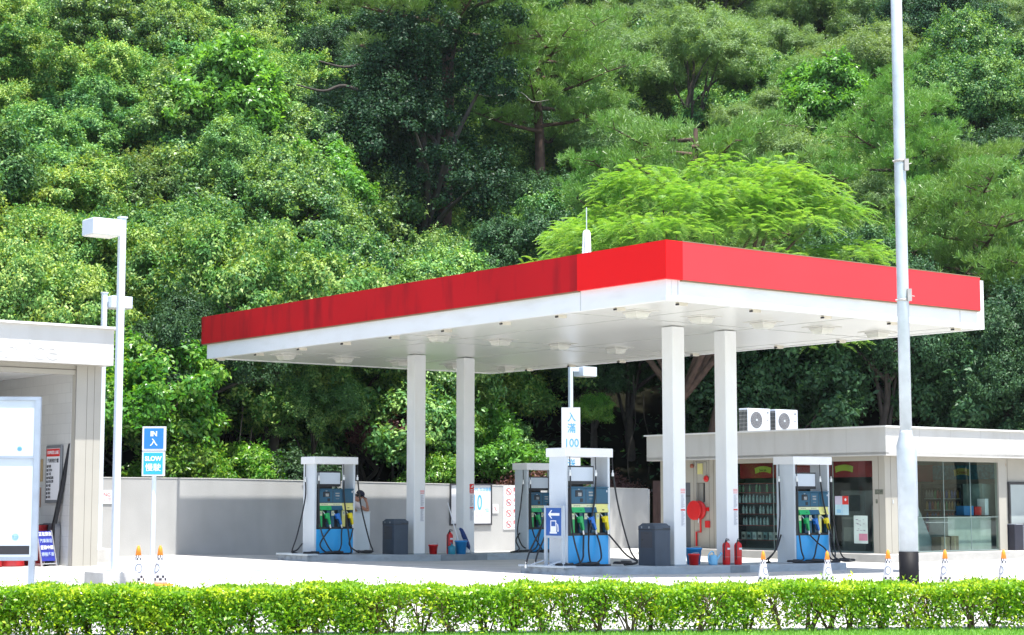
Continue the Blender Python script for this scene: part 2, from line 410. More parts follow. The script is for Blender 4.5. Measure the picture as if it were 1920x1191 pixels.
for (v, u, kk) in cols:
    h = .167
    mb = MB(); mb.box(v - h, v + h, u - h, u + h, .15, 5.005, b=.012)
    c = mb.build('column', M['column'], cv, (CO[0], CO[1], 0)); 
    x0, x1, y = v + .015, v + .135, u - h - .003
    n = MB(); n.box(x0, x1, y, y + .002, .93, 1.70)
    nt_ = n.build('notice', M['paper'], c, (CO[0], CO[1], 0))
    g = MB(); rg = random.Random(int(v * 10 + u))
    for zt_, zb_ in ((1.57, 1.30), (1.235, .96)):
        g = MB(); z = zt_
        while z > zb_:
            w = rg.uniform(.05, .10); g.box(x0 + .012, x0 + .012 + w, y - .0015, y - .0002, z, z + .009)
            z -= .021
        g.build('small_print', M['ink'], nt_, (CO[0], CO[1], 0))
    # scuffed grey foot of the column
    g = MB(); g.box(v - h - .003, v + h + .003, u - h - .003, u + h + .003, .15, .175); g.build('base_trim', M['kerb'], c, (CO[0], CO[1], 0))
    for z1_, z2_ in ((1.255, 1.285), (1.61, 1.622)):
        g = MB(); g.box(x0, x1, y - .0015, y - .0002, z1_, z2_); g.build('red_bar', M['ink_red'], nt_, (CO[0], CO[1], 0))
    if kk != 'c2':
        g = MB(); g.box(x0 - .002, x1 + .002, y - .0015, y - .0002, 1.64, 1.70); g.build('pink_header', M['ink_pink'], nt_, (CO[0], CO[1], 0))
    else:
        g = MB(); g.box(x0 - .004, x1 + .008, y - .0015, y + .0015, 1.64, 1.86); sg = g.build('warning_label', M['ink_red'], nt_, (CO[0], CO[1], 0))
        g = MB(); g.prism([(x0 + .03, 1.76), (x0 + .055, 1.80), (x0 + .10, 1.835), (x0 + .115, 1.80), (x0 + .08, 1.79), (x0 + .10, 1.765), (x0 + .06, 1.775)], y - .003, y - .0016)
        g.box(x0 + .02, x0 + .11, y - .003, y - .0016, 1.71, 1.722); g.box(x0 + .02, x0 + .11, y - .003, y - .0016, 1.675, 1.687)
        g.build('pictogram', M['paper'], sg, (CO[0], CO[1], 0))
# soffit lamps in three rows of five, each a flat tray with a drop lens
for u in (1.85, 8.25, 14.70):
    for v in (.96, 2.64, 4.35, 6.07, 7.80):
        mb = MB(); mb.box(v - .29, v + .29, u - .29, u + .29, 5.004, 5.018); mb.box(v - .19, v + .19, u - .19, u + .19, 4.965, 5.0035, b=.01)
        f = mb.build('ceiling_lamp', M['lamp_body'], cv, CO)
        mb = MB(); mb.lathe([(.13, -.095), (.20, -.07), (.235, -.001)], 4, 0, (v, u, 4.965), None, False)
        vs = mb.v; 
        for p in vs:
            d = Vector((p.x - v, p.y - u)); a = PI / 4; p.x = v + d.x * math.cos(a) - d.y * math.sin(a); p.y = u + d.x * math.sin(a) + d.y * math.cos(a)
        mb.build('lens', M['lamp_lens'], f, CO)
br = [(.3, u) for u in (16.8, 14.85, 12.85, 10.95, 9.0, 7.05, 5.05, 3.3, 1.6)] + [(v, .27) for v in (.62, 2.5, 4.45, 6.4, 8.4)] + [(8.75, u) for u in (3.7, 5.6, 8.4, 11.1, 13.1, 14.9)]
for (v, u) in br:
    mb = MB(); mb.box(v - .11, v + .11, u - .045, u + .045, 4.962, 5.019); mb.cyl((v - .12, u - .05, 4.975), (v - .12, u + .02, 4.975), .018, n=8, m=1)
    mb.build('soffit_bracket', [mat('bracket_cream', (.66, .62, .52), .5), M['ink_dark']], cv, CO)

# mast on the canopy roof
ms_ = st('roof_mast', 'thin pale aerial mast standing on the canopy roof', 'mast', 4.6, 7.58, 5.8)
mb = MB(); mb.box(-.12, .12, -.12, .12, 0, .03)
mb.build('base_plate', M['galv'], ms_)
mb = MB()
for a in range(4):
    x = math.cos(a * PI / 2 + PI / 4) ; y = math.sin(a * PI / 2 + PI / 4)
    mb.tube([(x * .11, y * .11, .02), (x * .055, y * .055, 1.72)], .035, 8)
mb.lathe([(.075, 1.68), (.09, 1.72), (.06, 1.78)], 10)
mb.build('mast_legs', mat('mast_white', (.78, .78, .80), .5), ms_)
mb = MB(); mb.tube([(0, 0, 1.7), (0, 0, 2.26)], .012, 6); mb.lathe([(.0, -.03), (.02, 0), (0, .03)], 6, 0, (0, 0, 2.28))
mb.build('rod', M['galv'], ms_)

# ------------------------------------------------------------------ islands
def island(u, label, v0, v1, front_patch):
    t = st('pump_island', label, 'kerbed island', (v0 + v1) / 2, u, 0, group='pump islands under the canopy')
    org = ((v0 + v1) / 2, u, 0); w = .60
    mb = MB(); vs = [v0 + .0, .3, 1.4, 2.5, 3.5, 5, 6.5, v1]
    va = []; vs[0] = .12
    for v in vs:
        z = gz(v)
        va += [(v, u - w, z - .1), (v, u - w, z + .135), (v, u - w + .02, z + .15), (v, u + w - .02, z + .15), (v, u + w, z + .135), (v, u + w, z - .1)]
    fa = []
    for i in range(len(vs) - 1):
        for k in range(5): fa.append((i * 6 + k, i * 6 + k + 1, i * 6 + 7 + k, i * 6 + 6 + k))
    fa.append(tuple(range(5, -1, -1))); n = (len(vs) - 1) * 6; fa.append(tuple(n + k for k in range(6)))
    fa = [f[::-1] for f in fa]
    mb.add(va, fa, 0); mb.build('kerb', M['kerb'], t, org)
    a, b = front_patch
    mb = MB(); mb.box(a, b, u - w - .012, u - w - .001, gz(a) - .01, gz(a) + .146)
    mb.build('dark_patch', M['kerb2'], t, org)  # thin sheet of darker grey over part of the kerb front
    return t
i1 = island(3.65, 'front pump island in grey blue kerb with a metal covered end', -.35, 8.05, (4.55, 5.1))
i2 = island(12.84, 'rear pump island in grey blue kerb in front of the boundary wall', -.35, 8.05, (3.9, 5.3))
for t, u in ((i1, 3.65), (i2, 12.84)):
    z = gz(.2)
    org = ((-.35 + 8.05) / 2, u, 0)
    mb = MB(); mb.box(.10, .34, u - .66, u + .66, -.05, z + .125, b=.01)
    mb.build('end_block', mat('chipped_block', (.34, .38, .41), .85, var=.2, scale=5, dirt=(.10, .09, .08), dirt_amt=.8, dirt_scale=(4, 4, 7)), t, org)
    mb = MB(); mb.box(.07, .37, u - .70, u + .70, z + .126, z + .166, b=.008)
    mb.build('steel_cover', mat('cover_paint', (.50, .56, .60), .4, metal=.1), t, org)

# ------------------------------------------------------------------ fuel pumps
def nozzle(par, x, z, m, tilt):
    n = MB(); T = rotM((x, -.30, z), 0, tilt, 0)
    n.box(-.045, .045, -.05, .05, -.03, .09, 0, T, b=.012)
    n.prism([(-.045, .04), (-.075, .06), (-.06, .085), (-.045, .085)], -.03, .03, 0, T)
    n.prism([(.0, -.03), (.05, -.03), (.058, -.17), (.02, -.19), (.008, -.10)], -.03, .03, 0, T)
    o = n.build('nozzle', m, par)
    g = MB(); g.tube([T @ Vector((-.03, 0, -.02)), T @ Vector((-.045, 0, -.09)), T @ Vector((-.02, 0, -.16)), T @ Vector((.02, 0, -.17))], .009, 6)
    g.build('trigger_guard', M['black'], o)
    g = MB(); g.tube([T @ Vector((-.03, .02, .06)), T @ Vector((-.06, .05, .13)), T @ Vector((-.07, .1, .18))], .011, 8)
    g.build('spout', M['silver'], o)
    e = T @ Vector((.04, 0, -.18)); e2 = T @ Vector((.045, 0, -.27))
    g = MB(); g.tube([e, e2], .018, 8); g.build('swivel', M['silver'], o)
    return e2

def coil(c, r, turns, z, rng):
    pts = []
    for k in range(int(turns * 10) + 1):
        a = k / 10 * 2 * PI; rr = r * (1 - .06 * (k / 10)) + rng.uniform(-.01, .01)
        pts.append((c[0] + rr * math.cos(a), c[1] + rr * .62 * math.sin(a), z + .018 + .012 * (k / 10) + rng.uniform(0, .01)))
    return pts

def make_pump(v, u, label, number, variant, sign=True):
    t = st('fuel_pump', label, 'fuel pump', v, u, gz(v) + .15, group='blue fuel pumps under the canopy')
    rng = random.Random(variant * 7 + 3)
    for s in (-1, 1):
        mb = MB(); a, b = (-.56, -.505) if s < 0 else (.505, .56)
        mb.box(a, b, -.25, .25, 0, 2.10); mb.build('pillar', M['pump_frame'], t)
    mb = MB(); mb.box(-.61, .61, -.30, .30, 2.10, 2.27, b=.01); mb.build('top_beam', M['pump_cap'], t)
    mb = MB(); mb.box(-.503, .503, -.262, .262, .03, .585); mb.build('lower_cabinet', M['pump_blue'], t)
    mb = MB(); mb.box(-.49, .49, -.235, .235, 0, .03); mb.build('plinth', M['black'], t)
    mb = MB(); mb.box(-.503, .503, -.18, .18, .586, 1.19); mb.box(-.503, -.44, -.265, -.18, .586, 1.50); mb.box(.485, .503, -.25, -.18, .586, 1.19)
    mb.box(-.44, .485, -.262, -.18, .586, .635); mb.box(-.503, .503, .18, .262, .586, 1.19)
    mb.build('nozzle_bay', M['black'], t)
    hd = MB(); hd.box(-.44, .503, -.27, .25, 1.192, 1.50, b=.008); hd.box(-.46, .503, -.285, .25, 1.502, 1.525)
    h = hd.build('header', M['pump_navy'], t)
    mb = MB(); mb.box(-.075, -.065, -.2735, -.2705, 1.20, 1.49); mb.box(.185, .193, -.2735, -.2705, 1.20, 1.49); mb.box(-.44, .503, -.2735, -.2705, 1.192, 1.202); mb.build('panel_gap', M['joint'], h)
    mb = MB(); mb.box(-.34, -.30, -.275, -.2705, 1.33, 1.45); mb.box(-.34, -.16, -.275, -.2705, 1.425, 1.455); mb.box(-.22, -.15, -.275, -.2705, 1.23, 1.30); mb.box(-.29, -.155, -.275, -.2705, 1.335, 1.42)
    mb.build('card_reader', M['black'], h)
    mb = MB(); mb.box(-.275, -.185, -.279, -.2755, 1.345, 1.41); mb.build('reader_screen', M['screen'], h)
    mb = MB()
    mb.box(.0, .11, -.275, -.2705, 1.40, 1.43); mb.box(.0, .11, -.275, -.2705, 1.345, 1.375); mb.box(.01, .10, -.275, -.2705, 1.285, 1.295)
    mb.build('price_window', M['screen'], h)
    mb = MB()
    if number: text(number, .075, M['paper'], h, (.46, -.272, 1.45), bold=.02)
    else: mb.box(.455, .475, -.274, -.2705, 1.42, 1.46); mb.build('sticker', M['paper'], h)
    text('select', .022, M['paper'], h, (-.25, -.272, 1.475))
    # hoods above the nozzles
    def hood(x0, x1, m, mc):
        mb = MB(); mb.prism([(x0, 0), (x1, 0), (x1, 1), (x0, 1)], 0, 1)
        vs = []
        for p in mb.v:
            z = 1.03 + p.z * .10; y = (-.31 if p.z < .5 else -.272) if p.y < .5 else -.181
            vs.append(Vector((p.x, y, z)))
        mb.v = vs; o = mb.build('hood', m, t)
        mb = MB(); mb.box(x0, x1, -.272, -.181, 1.131, 1.190); mb.build('name_strip', mc, o)
        return o
    hood(-.438, -.12, M['green'], M['cream']); hb = hood(-.118, .185, M['pump_navy'], M['cream']); hy = hood(.187, .483, M['cream_y'], M['cream_y'])
    mb = MB()
    for x in (-.38, -.05): 
        for k in range(7): mb.box(x + k * .024, x + k * .024 + .015, -.2745, -.2725, 1.145 + .006 * (k % 3), 1.17)
    mb.build('strip_print', mat('olive_print', (.30, .33, .22), .6), hb)
    mb = MB(); mb.box(.32, .37, -.302, -.296, 1.07, 1.085); mb.box(-.24, -.20, -.302, -.296, 1.07, 1.08); mb.build('hood_mark', M['ink_dark'], hy)
    # grade plates
    for x0, m in ((-.43, M['green']), (-.105, M['pump_navy']), (.20, M['cream_y'])):
        mb = MB(); mb.box(x0, x0 + .085, -.255, -.181, .64, 1.02); p = mb.build('grade_plate', m, t)
        mb = MB(); mb.box(x0 + .006, x0 + .079, -.2585, -.2555, .90, 1.01); g = mb.build('grade_tag', M['cream'], p)
        mb = MB(); mb.box(x0 + .03, x0 + .055, -.261, -.259, .94, .98); mb.build('tag_print', M['ink'], g)
    mb = MB(); mb.box(-.20, -.107, -.23, -.181, .64, 1.02); mb.box(.10, .198, -.23, -.181, .64, 1.02); mb.box(.44, .484, -.24, -.181, .64, 1.02); mb.build('bay_divider', M['pump_navy'], t)
    e1 = nozzle(t, -.235, .87, M['green'], -.18 + .05 * (variant % 2)); e2 = nozzle(t, .055, .86, M['blue'], -.28); e3 = nozzle(t, .40, .87, M['yellow'], -.25 if variant > 2 else -.12)
    # price display above the cabinet
    mb = MB(); mb.box(-.49, .19, -.20, .20, 1.575, 1.93); mb.box(-.35, .05, -.05, .05, 1.52, 1.58); d = mb.build('display_case', M['black'], t)
    mb = MB(); mb.box(-.455, .165, -.206, -.2005, 1.635, 1.90); mb.build('blank_sign', M['blank'], d)
    # hoses hung from the beam
    def hose(pts, r=.017):
        o = MB().tube(smooth_pts(pts, 5), r, 8).build('hose', M['hose'], t)
        o2 = MB(); o2.tube([pts[-1], (pts[-1][0], pts[-1][1], pts[-1][2] - .07)], .028, 8); 
        p = Vector(pts[-1]); o2.tube([(p.x, p.y, p.z), (p.x, p.y + .0, p.z + .05)], .013, 6); o2.build('hose_coupling', M['silver'], o)
        return o
    z0 = .02
    if variant == 0:      # rear left
        H = [[e1, (-.42, -.36, .33), (-.46, -.38, .18), (-.30, -.42, .05), (.1, -.42, z0), (-.15, -.45, z0 + .02), (-.32, -.42, .25), (-.44, -.33, .62), (-.47, -.30, 1.2), (-.475, -.30, 1.78)],
             [e2, (.13, -.34, .45), (.10, -.38, .2), (-.05, -.42, .05), (-.5, -.42, z0), (-.2, -.48, z0 + .03), (.3, -.46, z0), (.32, -.40, .3), (.28, -.33, .8), (.215, -.30, 1.4), (.21, -.30, 1.8)],
             [e3, (.40, -.34, .40), (.34, -.36, .22), (.5, -.42, .07), (.85, -.42, z0), (.98, -.38, .08), (.92, -.33, .3), (.70, -.30, 1.1), (.60, -.28, 1.8)]]
        H += [[(-.60, .2, .25), (-.78, .15, .10), (-.95, .1, z0 + .05), (-.7, .2, z0), (-1.0, .0, z0 + .04), (-.85, 0, .5), (-.63, .05, 1.3), (-.60, .1, 1.75)]]
    elif variant == 1:    # front
        H = [[e1, (-.20, -.34, .35), (-.25, -.38, .15), (-.42, -.42, .05), (-.8, -.45, z0), (-.4, -.5, z0 + .03), (-.38, -.44, .12), (-.47, -.36, .6), (-.48, -.30, 1.2), (-.48, -.29, 1.8)],
             [e2, (.22, -.34, .40), (.2, -.4, .15), (.05, -.44, .04), (.35, -.5, z0), (-.05, -.46, z0 + .02), (-.12, -.42, .2), (-.08, -.36, .55), (.02, -.32, .9), (.13, -.30, 1.3), (.16, -.30, 1.8)],
             [e3, (.60, -.36, .45), (.85, -.40, .20), (1.1, -.44, .06), (.7, -.5, z0), (1.12, -.42, .05), (.98, -.36, .3), (.75, -.30, 1.1), (.62, -.27, 1.8)]]
        H += [[(-.60, .25, 1.2), (-.75, .3, .7), (-1.0, .3, .3), (-1.1, .3, .04)], [(-.60, .15, 1.0), (-.66, .25, .6), (-.85, .25, .25), (-.92, .25, .04)]]
    elif variant == 2:    # rear middle, mostly hidden
        H = [[e1, (-.25, -.34, .40), (-.35, -.38, .15), (-.6, -.45, z0), (-.2, -.44, z0), (-.48, -.36, .6), (-.48, -.29, 1.8)],
             [e2, (.12, -.34, .40), (.1, -.4, .1), (-.2, -.45, z0), (.2, -.42, .2), (.16, -.30, 1.8)],
             [e3, (.55, -.36, .45), (.8, -.40, .06), (.6, -.5, z0), (.75, -.30, 1.1), (.62, -.27, 1.8)]]
        H += [[(-.60, .0, .5), (-.72, .0, .3), (-.66, -.05, .08), (-.95, -.05, z0), (-.50, -.2, z0 + .04), (-.66, -.15, .2), (-.75, -.1, .55), (-.66, -.1, 1.1), (-.60, -.15, 1.8)]]
    else:                 # right
        H = [[e1, (.05, -.36, .42), (.20, -.42, .30), (.35, -.46, .08), (.6, -.48, z0), (-.3, -.52, z0), (-.85, -.46, z0 + .02), (-.5, -.44, .09), (-.52, -.40, .3), (-.53, -.33, .9), (-.51, -.31, 1.4), (-.50, -.29, 1.8)],
             [e2, (.0, -.36, .35), (-.15, -.42, .12), (-.4, -.46, z0), (-.7, -.44, z0 + .03), (.3, -.5, z0), (.52, -.42, .15), (.53, -.36, .45), (.42, -.33, .85), (.30, -.31, 1.3), (.22, -.30, 1.8)],
             [e3, (.44, -.36, .40), (.46, -.42, .15), (.7, -.46, .03), (1.05, -.44, z0), (1.15, -.40, .05), (.8, -.38, .12), (.65, -.33, .6), (.60, -.29, 1.2), (.60, -.27, 1.8)]]
        H += [[(-.60, .1, .6), (-.75, .1, .3), (-.98, .1, .12), (-1.2, .05, z0 + .02), (-.9, .15, z0), (-1.1, 0, .08), (-.85, 0, .35), (-.68, .05, 1.0), (-.64, .1, 1.8)]]
    for pts in H: hose(pts)
    for q, (cx_, rr) in enumerate([(-.72, .2), (-.1, .24), (.75, .22)]):
        MB().tube(smooth_pts(coil((cx_, -.40), rr, 2.2, z0, rng), 2), .017, 7).build('hose_loop', M['hose'], t)
    for pts in H:
        p = Vector(pts[-1])
        if p.z > 1.5:
            MB().tube([(p.x, p.y, p.z), (p.x, p.y * .95, 2.10)], .010, 6).build('hose_hanger', M['ink_dark'], t)
    return t
make_pump(1.09, 12.84, 'blue fuel pump marked 4 with three hoses, nearest the attendant by the wall', '4', 0)
make_pump(1.05, 3.65, 'blue fuel pump beside the arrow sign at the metal covered end of the island', None, 1)
make_pump(7.40, 12.84, 'blue fuel pump half hidden behind the one beside the arrow sign', None, 2)
make_pump(7.38, 3.65, 'blue fuel pump standing in front of the shop window', None, 3)

# ------------------------------------------------------------------ waste bins
def make_bin(v, u, label):
    t = st('waste_bin', label, 'bin', v, u, gz(v) + .15, group='slate grey bins beside the columns')
    mb = MB(); mb.box(-.21, .21, -.25, .25, 0, .72, b=.01); mb.build('body', M['bin'], t)
    mb = MB(); mb.box(-.215, .215, -.255, .255, .725, .80, b=.015); mb.lathe([(.29, .80), (.24, .845)], 4, 0, (0, 0, 0), Matrix.Rotation(PI / 4, 4, 'Z'), False); mb.build('lid', M['bin'], t)
    mb = MB(); mb.box(-.212, .212, -.253, .253, .716, .728); mb.build('seam', M['joint'], t)
    mb = MB(); mb.box(-.216, -.2105, -.17, .17, .36, .68, b=.002); d = mb.build('door', M['bin2'], t)
    mb = MB(); mb.box(-.221, -.2165, .10, .135, .50, .53); mb.box(-.219, -.2165, -.06, .08, .645, .655); mb.build('lock', M['joint'], d)
    mb = MB(); mb.box(-.2175, -.2155, .12, .15, .745, .785); mb.box(-.2175, -.2155, -.10, -.06, .745, .785); mb.build('lid_sticker', mat('grey_sticker', (.3, .32, .34), .5), t)
    mb = MB(); mb.box(.0, .20, -.2585, -.2555, .735, .75); mb.build('slot', M['joint'], t)
    return t
make_bin(2.98, 3.62, 'slate grey bin on the front island, left of the near columns')
make_bin(2.95, 12.80, 'slate grey bin on the rear island, by the boundary wall')

# ------------------------------------------------------------------ pails, cans, extinguishers
def pail(v, u, label, m, r, h, grp, items=False):
    t = st('pail', label, 'bucket', v, u, gz(v) + .15, group=grp)
    mb = MB(); mb.lathe([(r * .78, 0), (r * 1.0, h), (r * 1.07, h), (r * 1.07, h - .03), (r * 1.02, h - .035)], 20, 0)
    mb.lathe([(r * .76, .01), (r * .95, h - .002)], 20, 0); mb.build('tub', m, t)
    mb = MB(); mb.tube(smooth_pts([(-r * 1.02, 0, h - .02), (-r * .7, -.5 * r, h + .015), (0, -r * 1.05, h + .02), (r * .7, -.5 * r, h + .015), (r * 1.02, 0, h - .02)], 4), .005, 5); mb.build('handle', M['silver'], t)
    return t
pail(4.05, 3.60, 'small red bucket beside the near column on the front island', M['red'], .115, .23, 'red buckets')
pail(4.00, 12.70, 'small red bucket beside the column on the rear island', M['red'], .115, .23, 'red buckets')
pail(4.38, 3.95, 'blue bucket standing behind the pale blue watering can', M['pail_blue'], .17, .34, 'blue buckets')
pail(4.62, 12.40, 'bright blue bucket with a mop handle in it against the column', M['pail_blue'], .15, .33, 'blue buckets')

t = st('watering_can', 'pale blue plastic watering can between bucket and extinguishers', 'watering can', 4.42, 3.42, gz(4.3) + .15)
mb = MB(); mb.lathe([(.085, 0), (.095, .03), (.085, .17), (.07, .20), (.06, .205)], 18); mb.build('body', M['can_blue'], t)
mb = MB(); mb.tube([(.06, 0, .06), (.14, 0, .14), (.215, 0, .215)], [.035, .022, .016], 10); mb.lathe([(.016, 0), (.035, .03)], 10, 0, (0, 0, 0), Matrix.Translation((.215, 0, .215)) @ Matrix.Rotation(R(45), 4, 'Y')); mb.build('spout', M['can_blue'], t)
mb = MB(); mb.tube(smooth_pts([(.03, 0, .20), (.0, 0, .27), (-.08, 0, .26), (-.14, 0, .17), (-.12, 0, .07), (-.085, 0, .04)], 4), .014, 8); mb.build('handle', M['can_blue'], t)

def extinguisher(v, u, label, h=.50, r=.08):
    t = st('fire_extinguisher', label, 'fire extinguisher', v, u, gz(v) + .15, group='red fire extinguishers')
    mb = MB(); mb.lathe([(r * .9, 0), (r, .02), (r, h * .80), (r * .8, h * .88), (r * .35, h * .92), (r * .3, h * .95)], 20); mb.build('cylinder', M['red'], t)
    mb = MB(); mb.lathe([(r * 1.01, h * .32), (r * 1.01, h * .335)], 20); mb.build('band', mat('band_grey', (.5, .3, .3), .4), t)
    mb = MB(); mb.box(-.04, .035, -r - .003, -r + .01, h * .62, h * .70); mb.build('label_plate', M['paper'], t)
    mb = MB(); mb.cyl((0, 0, h * .94), (0, 0, h * 1.0), .022); mb.box(-.02, .10, -.012, .012, h * .99, h * 1.01, 0, rotM((0, 0, .0), 0, 0, 0)); mb.tube([(-.02, 0, h * .98), (.0, 0, h * 1.06), (.08, 0, h * 1.04)], .010, 6)
    mb.build('valve', M['black'], t)
    mb = MB(); mb.tube(smooth_pts([(0, -.01, h * .96), (-.06, -.03, h * .93), (-r * 1.02, -.03, h * .7), (-r * 1.08, -.03, h * .35), (-r, -.03, h * .2)], 4), .011, 7); mb.build('discharge_hose', M['black'], t)
    return t
extinguisher(4.78, 3.40, 'red fire extinguisher next to the watering can, left of the pair')
extinguisher(4.98, 3.36 - .02, 'red fire extinguisher touching the near column, right of the pair') if False else extinguisher(5.02, 3.30, 'red fire extinguisher in front of the near column, right of the pair')
extinguisher(4.44, 12.62, 'red fire extinguisher behind the teal container on the rear island', h=.56)
t = st('teal_container', 'small teal plastic container with a spout on the rear island', 'container', 4.30, 12.34, gz(4.3) + .15)
mb = MB(); mb.lathe([(.085, 0), (.095, .02), (.095, .17), (.08, .20), (.03, .22), (.022, .25)], 18); mb.build('tank', M['teal'], t)
mb = MB(); mb.tube([(0, 0, .24), (.0, 0, .27), (-.05, 0, .28)], .010, 6); mb.build('spout', M['teal'], t)
t = st('mop', 'white mop handle slanting out of the blue bucket', 'mop', 4.62, 12.40, gz(4.3) + .18)
mb = MB(); mb.tube([(-.02, 0, .1), (-.36, .06, 1.22)], .014, 8); mb.build('handle', M['paper'], t)
mb = MB(); mb.lathe([(.03, .0), (.07, .02), (.03, .12)], 10, 0, (-.01, 0, 0)); mb.build('mop_head', M['paper'], t)
t = st('folded_parasol', 'folded navy blue cloth parasol leaning on the rear column', 'parasol', 4.92, 12.55, gz(4.3) + .15)
mb = MB(); mb.tube(smooth_pts([(-.24, 0, .62), (-.17, 0, .57), (-.08, 0, .40), (.03, 0, .20), (.08, 0, .10)], 4), [.02, .03, .035, .04, .045, .05, .055, .06, .06, .06, .058, .055, .05, .045, .035, .02, .01], 9)
mb.build('cloth', M['navy_cloth'], t)
mb = MB(); mb.tube([(.07, 0, .12), (.14, 0, .0)], .010, 6); mb.tube([(-.30, 0, .63), (-.2, 0, .6)], .012, 6); mb.build('pole', M['silver'], t)

# ------------------------------------------------------------------ arrow sign on its stand
t = st('direction_sign', 'blue sign with white left arrow and fuel pump symbol on a grey stand', 'sign', .225, 3.42, gz(0) + .166, -PI / 2)
mb = MB()
for x in (-.26, .26): mb.box(x - .026, x + .026, -.025, .025, .0, 1.13)
mb.box(-.234, .234, -.02, .02, 1.09, 1.13); mb.box(-.234, .234, -.02, .02, .52, .56)
for x in (-.26, .26): mb.tube([(x - .10, -.28, .01), (x, 0, .10), (x, .2, .01)], .013, 6)
mb.build('stand', mat('sign_stand', (.40, .46, .52), .4, metal=.15), t)
mb = MB(); mb.box(-.233, .233, -.015, .012, .562, 1.088); p = mb.build('sign_plate', M['dir_blue'], t)
mb = MB(); y0, y1 = -.019, -.0155
mb.prism([(-.17, .965), (-.08, 1.045), (-.05, 1.045), (-.10, .99), (.17, .99), (.17, .94), (-.10, .94), (-.05, .885), (-.08, .885)], y0, y1); mb.build('arrow', M['paper'], p)
mb = MB()
mb.box(-.12, .09, y0, y1, .60, .635); mb.box(-.10, .07, y0, y1, .636, .74); mb.box(-.10, -.08, y0, y1, .741, .85); mb.box(.05, .07, y0, y1, .741, .85); mb.box(-.0795, .0495, y0, y1, .832, .85)
pts = smooth_pts([(.071, -.0175, .80), (.10, -.0175, .77), (.105, -.0175, .68), (.125, -.0175, .64), (.145, -.0175, .68), (.12, -.0175, .78)], 4)
mb.tube(pts, .008, 6); mb.build('pump_symbol', M['paper'], p)

# ------------------------------------------------------------------ white service cabinet and the attendant
CAB = wor(1.86, 13.2)
t = st('service_cabinet', 'white cabinet beside the rear pump that the attendant leans on', 'cabinet', 2.08, 13.20, gz(1.9) + .15)
mb = MB(); mb.box(-.27, .27, -.20, .20, .09, .98, b=.012); mb.build('body', mat('cabinet_white', (.60, .66, .70), .4, var=.04), t)
mb = MB(); mb.box(-.28, .28, -.21, .21, .982, 1.0, b=.004); mb.build('top', mat('cabinet_top', (.66, .70, .72), .4), t)
mb = MB()
for x in (-.18, .18):
    for y in (-.16, .16): mb.box(x - .02, x + .02, y - .02, y + .02, .04, .09); mb.lathe([(.03, -.012), (.03, .012)], 10, 0, (0, 0, 0), rotM((x, y, .03), PI / 2))
mb.build('castor', M['black'], t)

# ------------------------------------------------------------------ boundary wall with its signs
U = 18.26
def wtop(v): return 2.01 if v < .6 else 2.01 - .0145 * (v - .6)
t = st('boundary_wall', 'long grey rendered boundary wall behind the rear island', 'wall', 5.0, U + .1, 0)
org = (5.0, U + .1, 0)
mb = MB(); va = []; vs = [-6.5, -2, 1, 4, 7, 10, 13, 16.15]
for v in vs: z = wtop(v); va += [(v, U, -.1), (v, U, z), (v, U + .2, z), (v, U + .2, -.1)]
fa = []
for i in range(len(vs) - 1):
    for k in range(3): fa.append((i * 4 + k, i * 4 + 4 + k, i * 4 + 5 + k, i * 4 + k + 1))
n = (len(vs) - 1) * 4; fa += [(0, 1, 2, 3), (n + 3, n + 2, n + 1, n)]
mb.add(va, [f for f in fa], 0)
# rounded end by the gate
mb.lathe([(.2, -.1), (.2, wtop(16.15))], 20, 0, (16.15, U + .21, 0)); mb.build('render_face', M['wall'], t, org)
mb = MB(); va = []
for v in vs: z = wtop(v); va += [(v, U - .012, z + .001), (v, U - .012, z + .022), (v, U + .212, z + .022), (v, U + .212, z + .001)]
mb.add(va, fa, 0); mb.build('coping', M['wall_top'], t, org)

def wallsign(name, label, v0, v1, z0, z1, m=None, cat='sign', depth=.02, uu=U):
    t = st(name, label, cat, (v0 + v1) / 2, uu - .003, z0)
    w, h = (v1 - v0) / 2, z1 - z0
    mb = MB(); mb.box(-w, w, -depth, 0, 0, h); mb.build('board', m or M['paper'], t)
    return t, w, h
t, w, h = wallsign('price_poster', 'white poster case reading 10 in blue, half behind the rear column', 8.55, 9.98, .78, 1.88, M['paper'], 'poster')
mb = MB(); mb.box(-w - .03, w + .03, -.05, 0, h, h + .04); mb.box(-w - .03, w + .03, -.05, 0, -.05, 0); mb.box(-w - .03, -w, -.05, 0, 0, h); mb.box(w, w + .03, -.05, 0, 0, h); mb.build('frame', mat('poster_frame', (.05, .05, .06), .4), t)
text('10', .62, M['ink_blue'], t, (.22, -.022, .58), sx=.60, bold=.014)
text('仙', .14, M['ink_blue'], t, (.58, -.022, .38))
text('優惠 CO PUMPS 加油優惠', .12, M['ink_blue'], t, (.12, -.022, .97), sx=.9)
text('每公升', .09, mat('faint_pink', (.8, .55, .7), .6), t, (.30, -.022, .22))
t, w, h = wallsign('no_phone_sign', 'small square white sign with a red ring on the grey wall', 10.05, 10.26, 1.07, 1.33)
mb = MB(); mb.lathe([(.085, 0), (.072, 0)], 24, 0, (0, 0, 0), rotM((0, -.022, h / 2), PI / 2), caps=False); mb.tube([(-.055, -.0225, h / 2 + .055), (.055, -.0225, h / 2 - .055)], .006, 6); mb.box(-.02, .02, -.022, -.0202, h / 2 - .05, h / 2 + .05); mb.build('ring', M['ink_pink'], t)
t, w, h = wallsign('prohibition_board', 'white board with four red prohibition rings and red characters', 10.45, 11.75, .60, 1.86)
rows = [('禁止', 'No Smoking'), ('先關引擎', 'Switch off Engine'), ('關手', 'No Naked Light'), ('請勿使用', 'No Phones')]
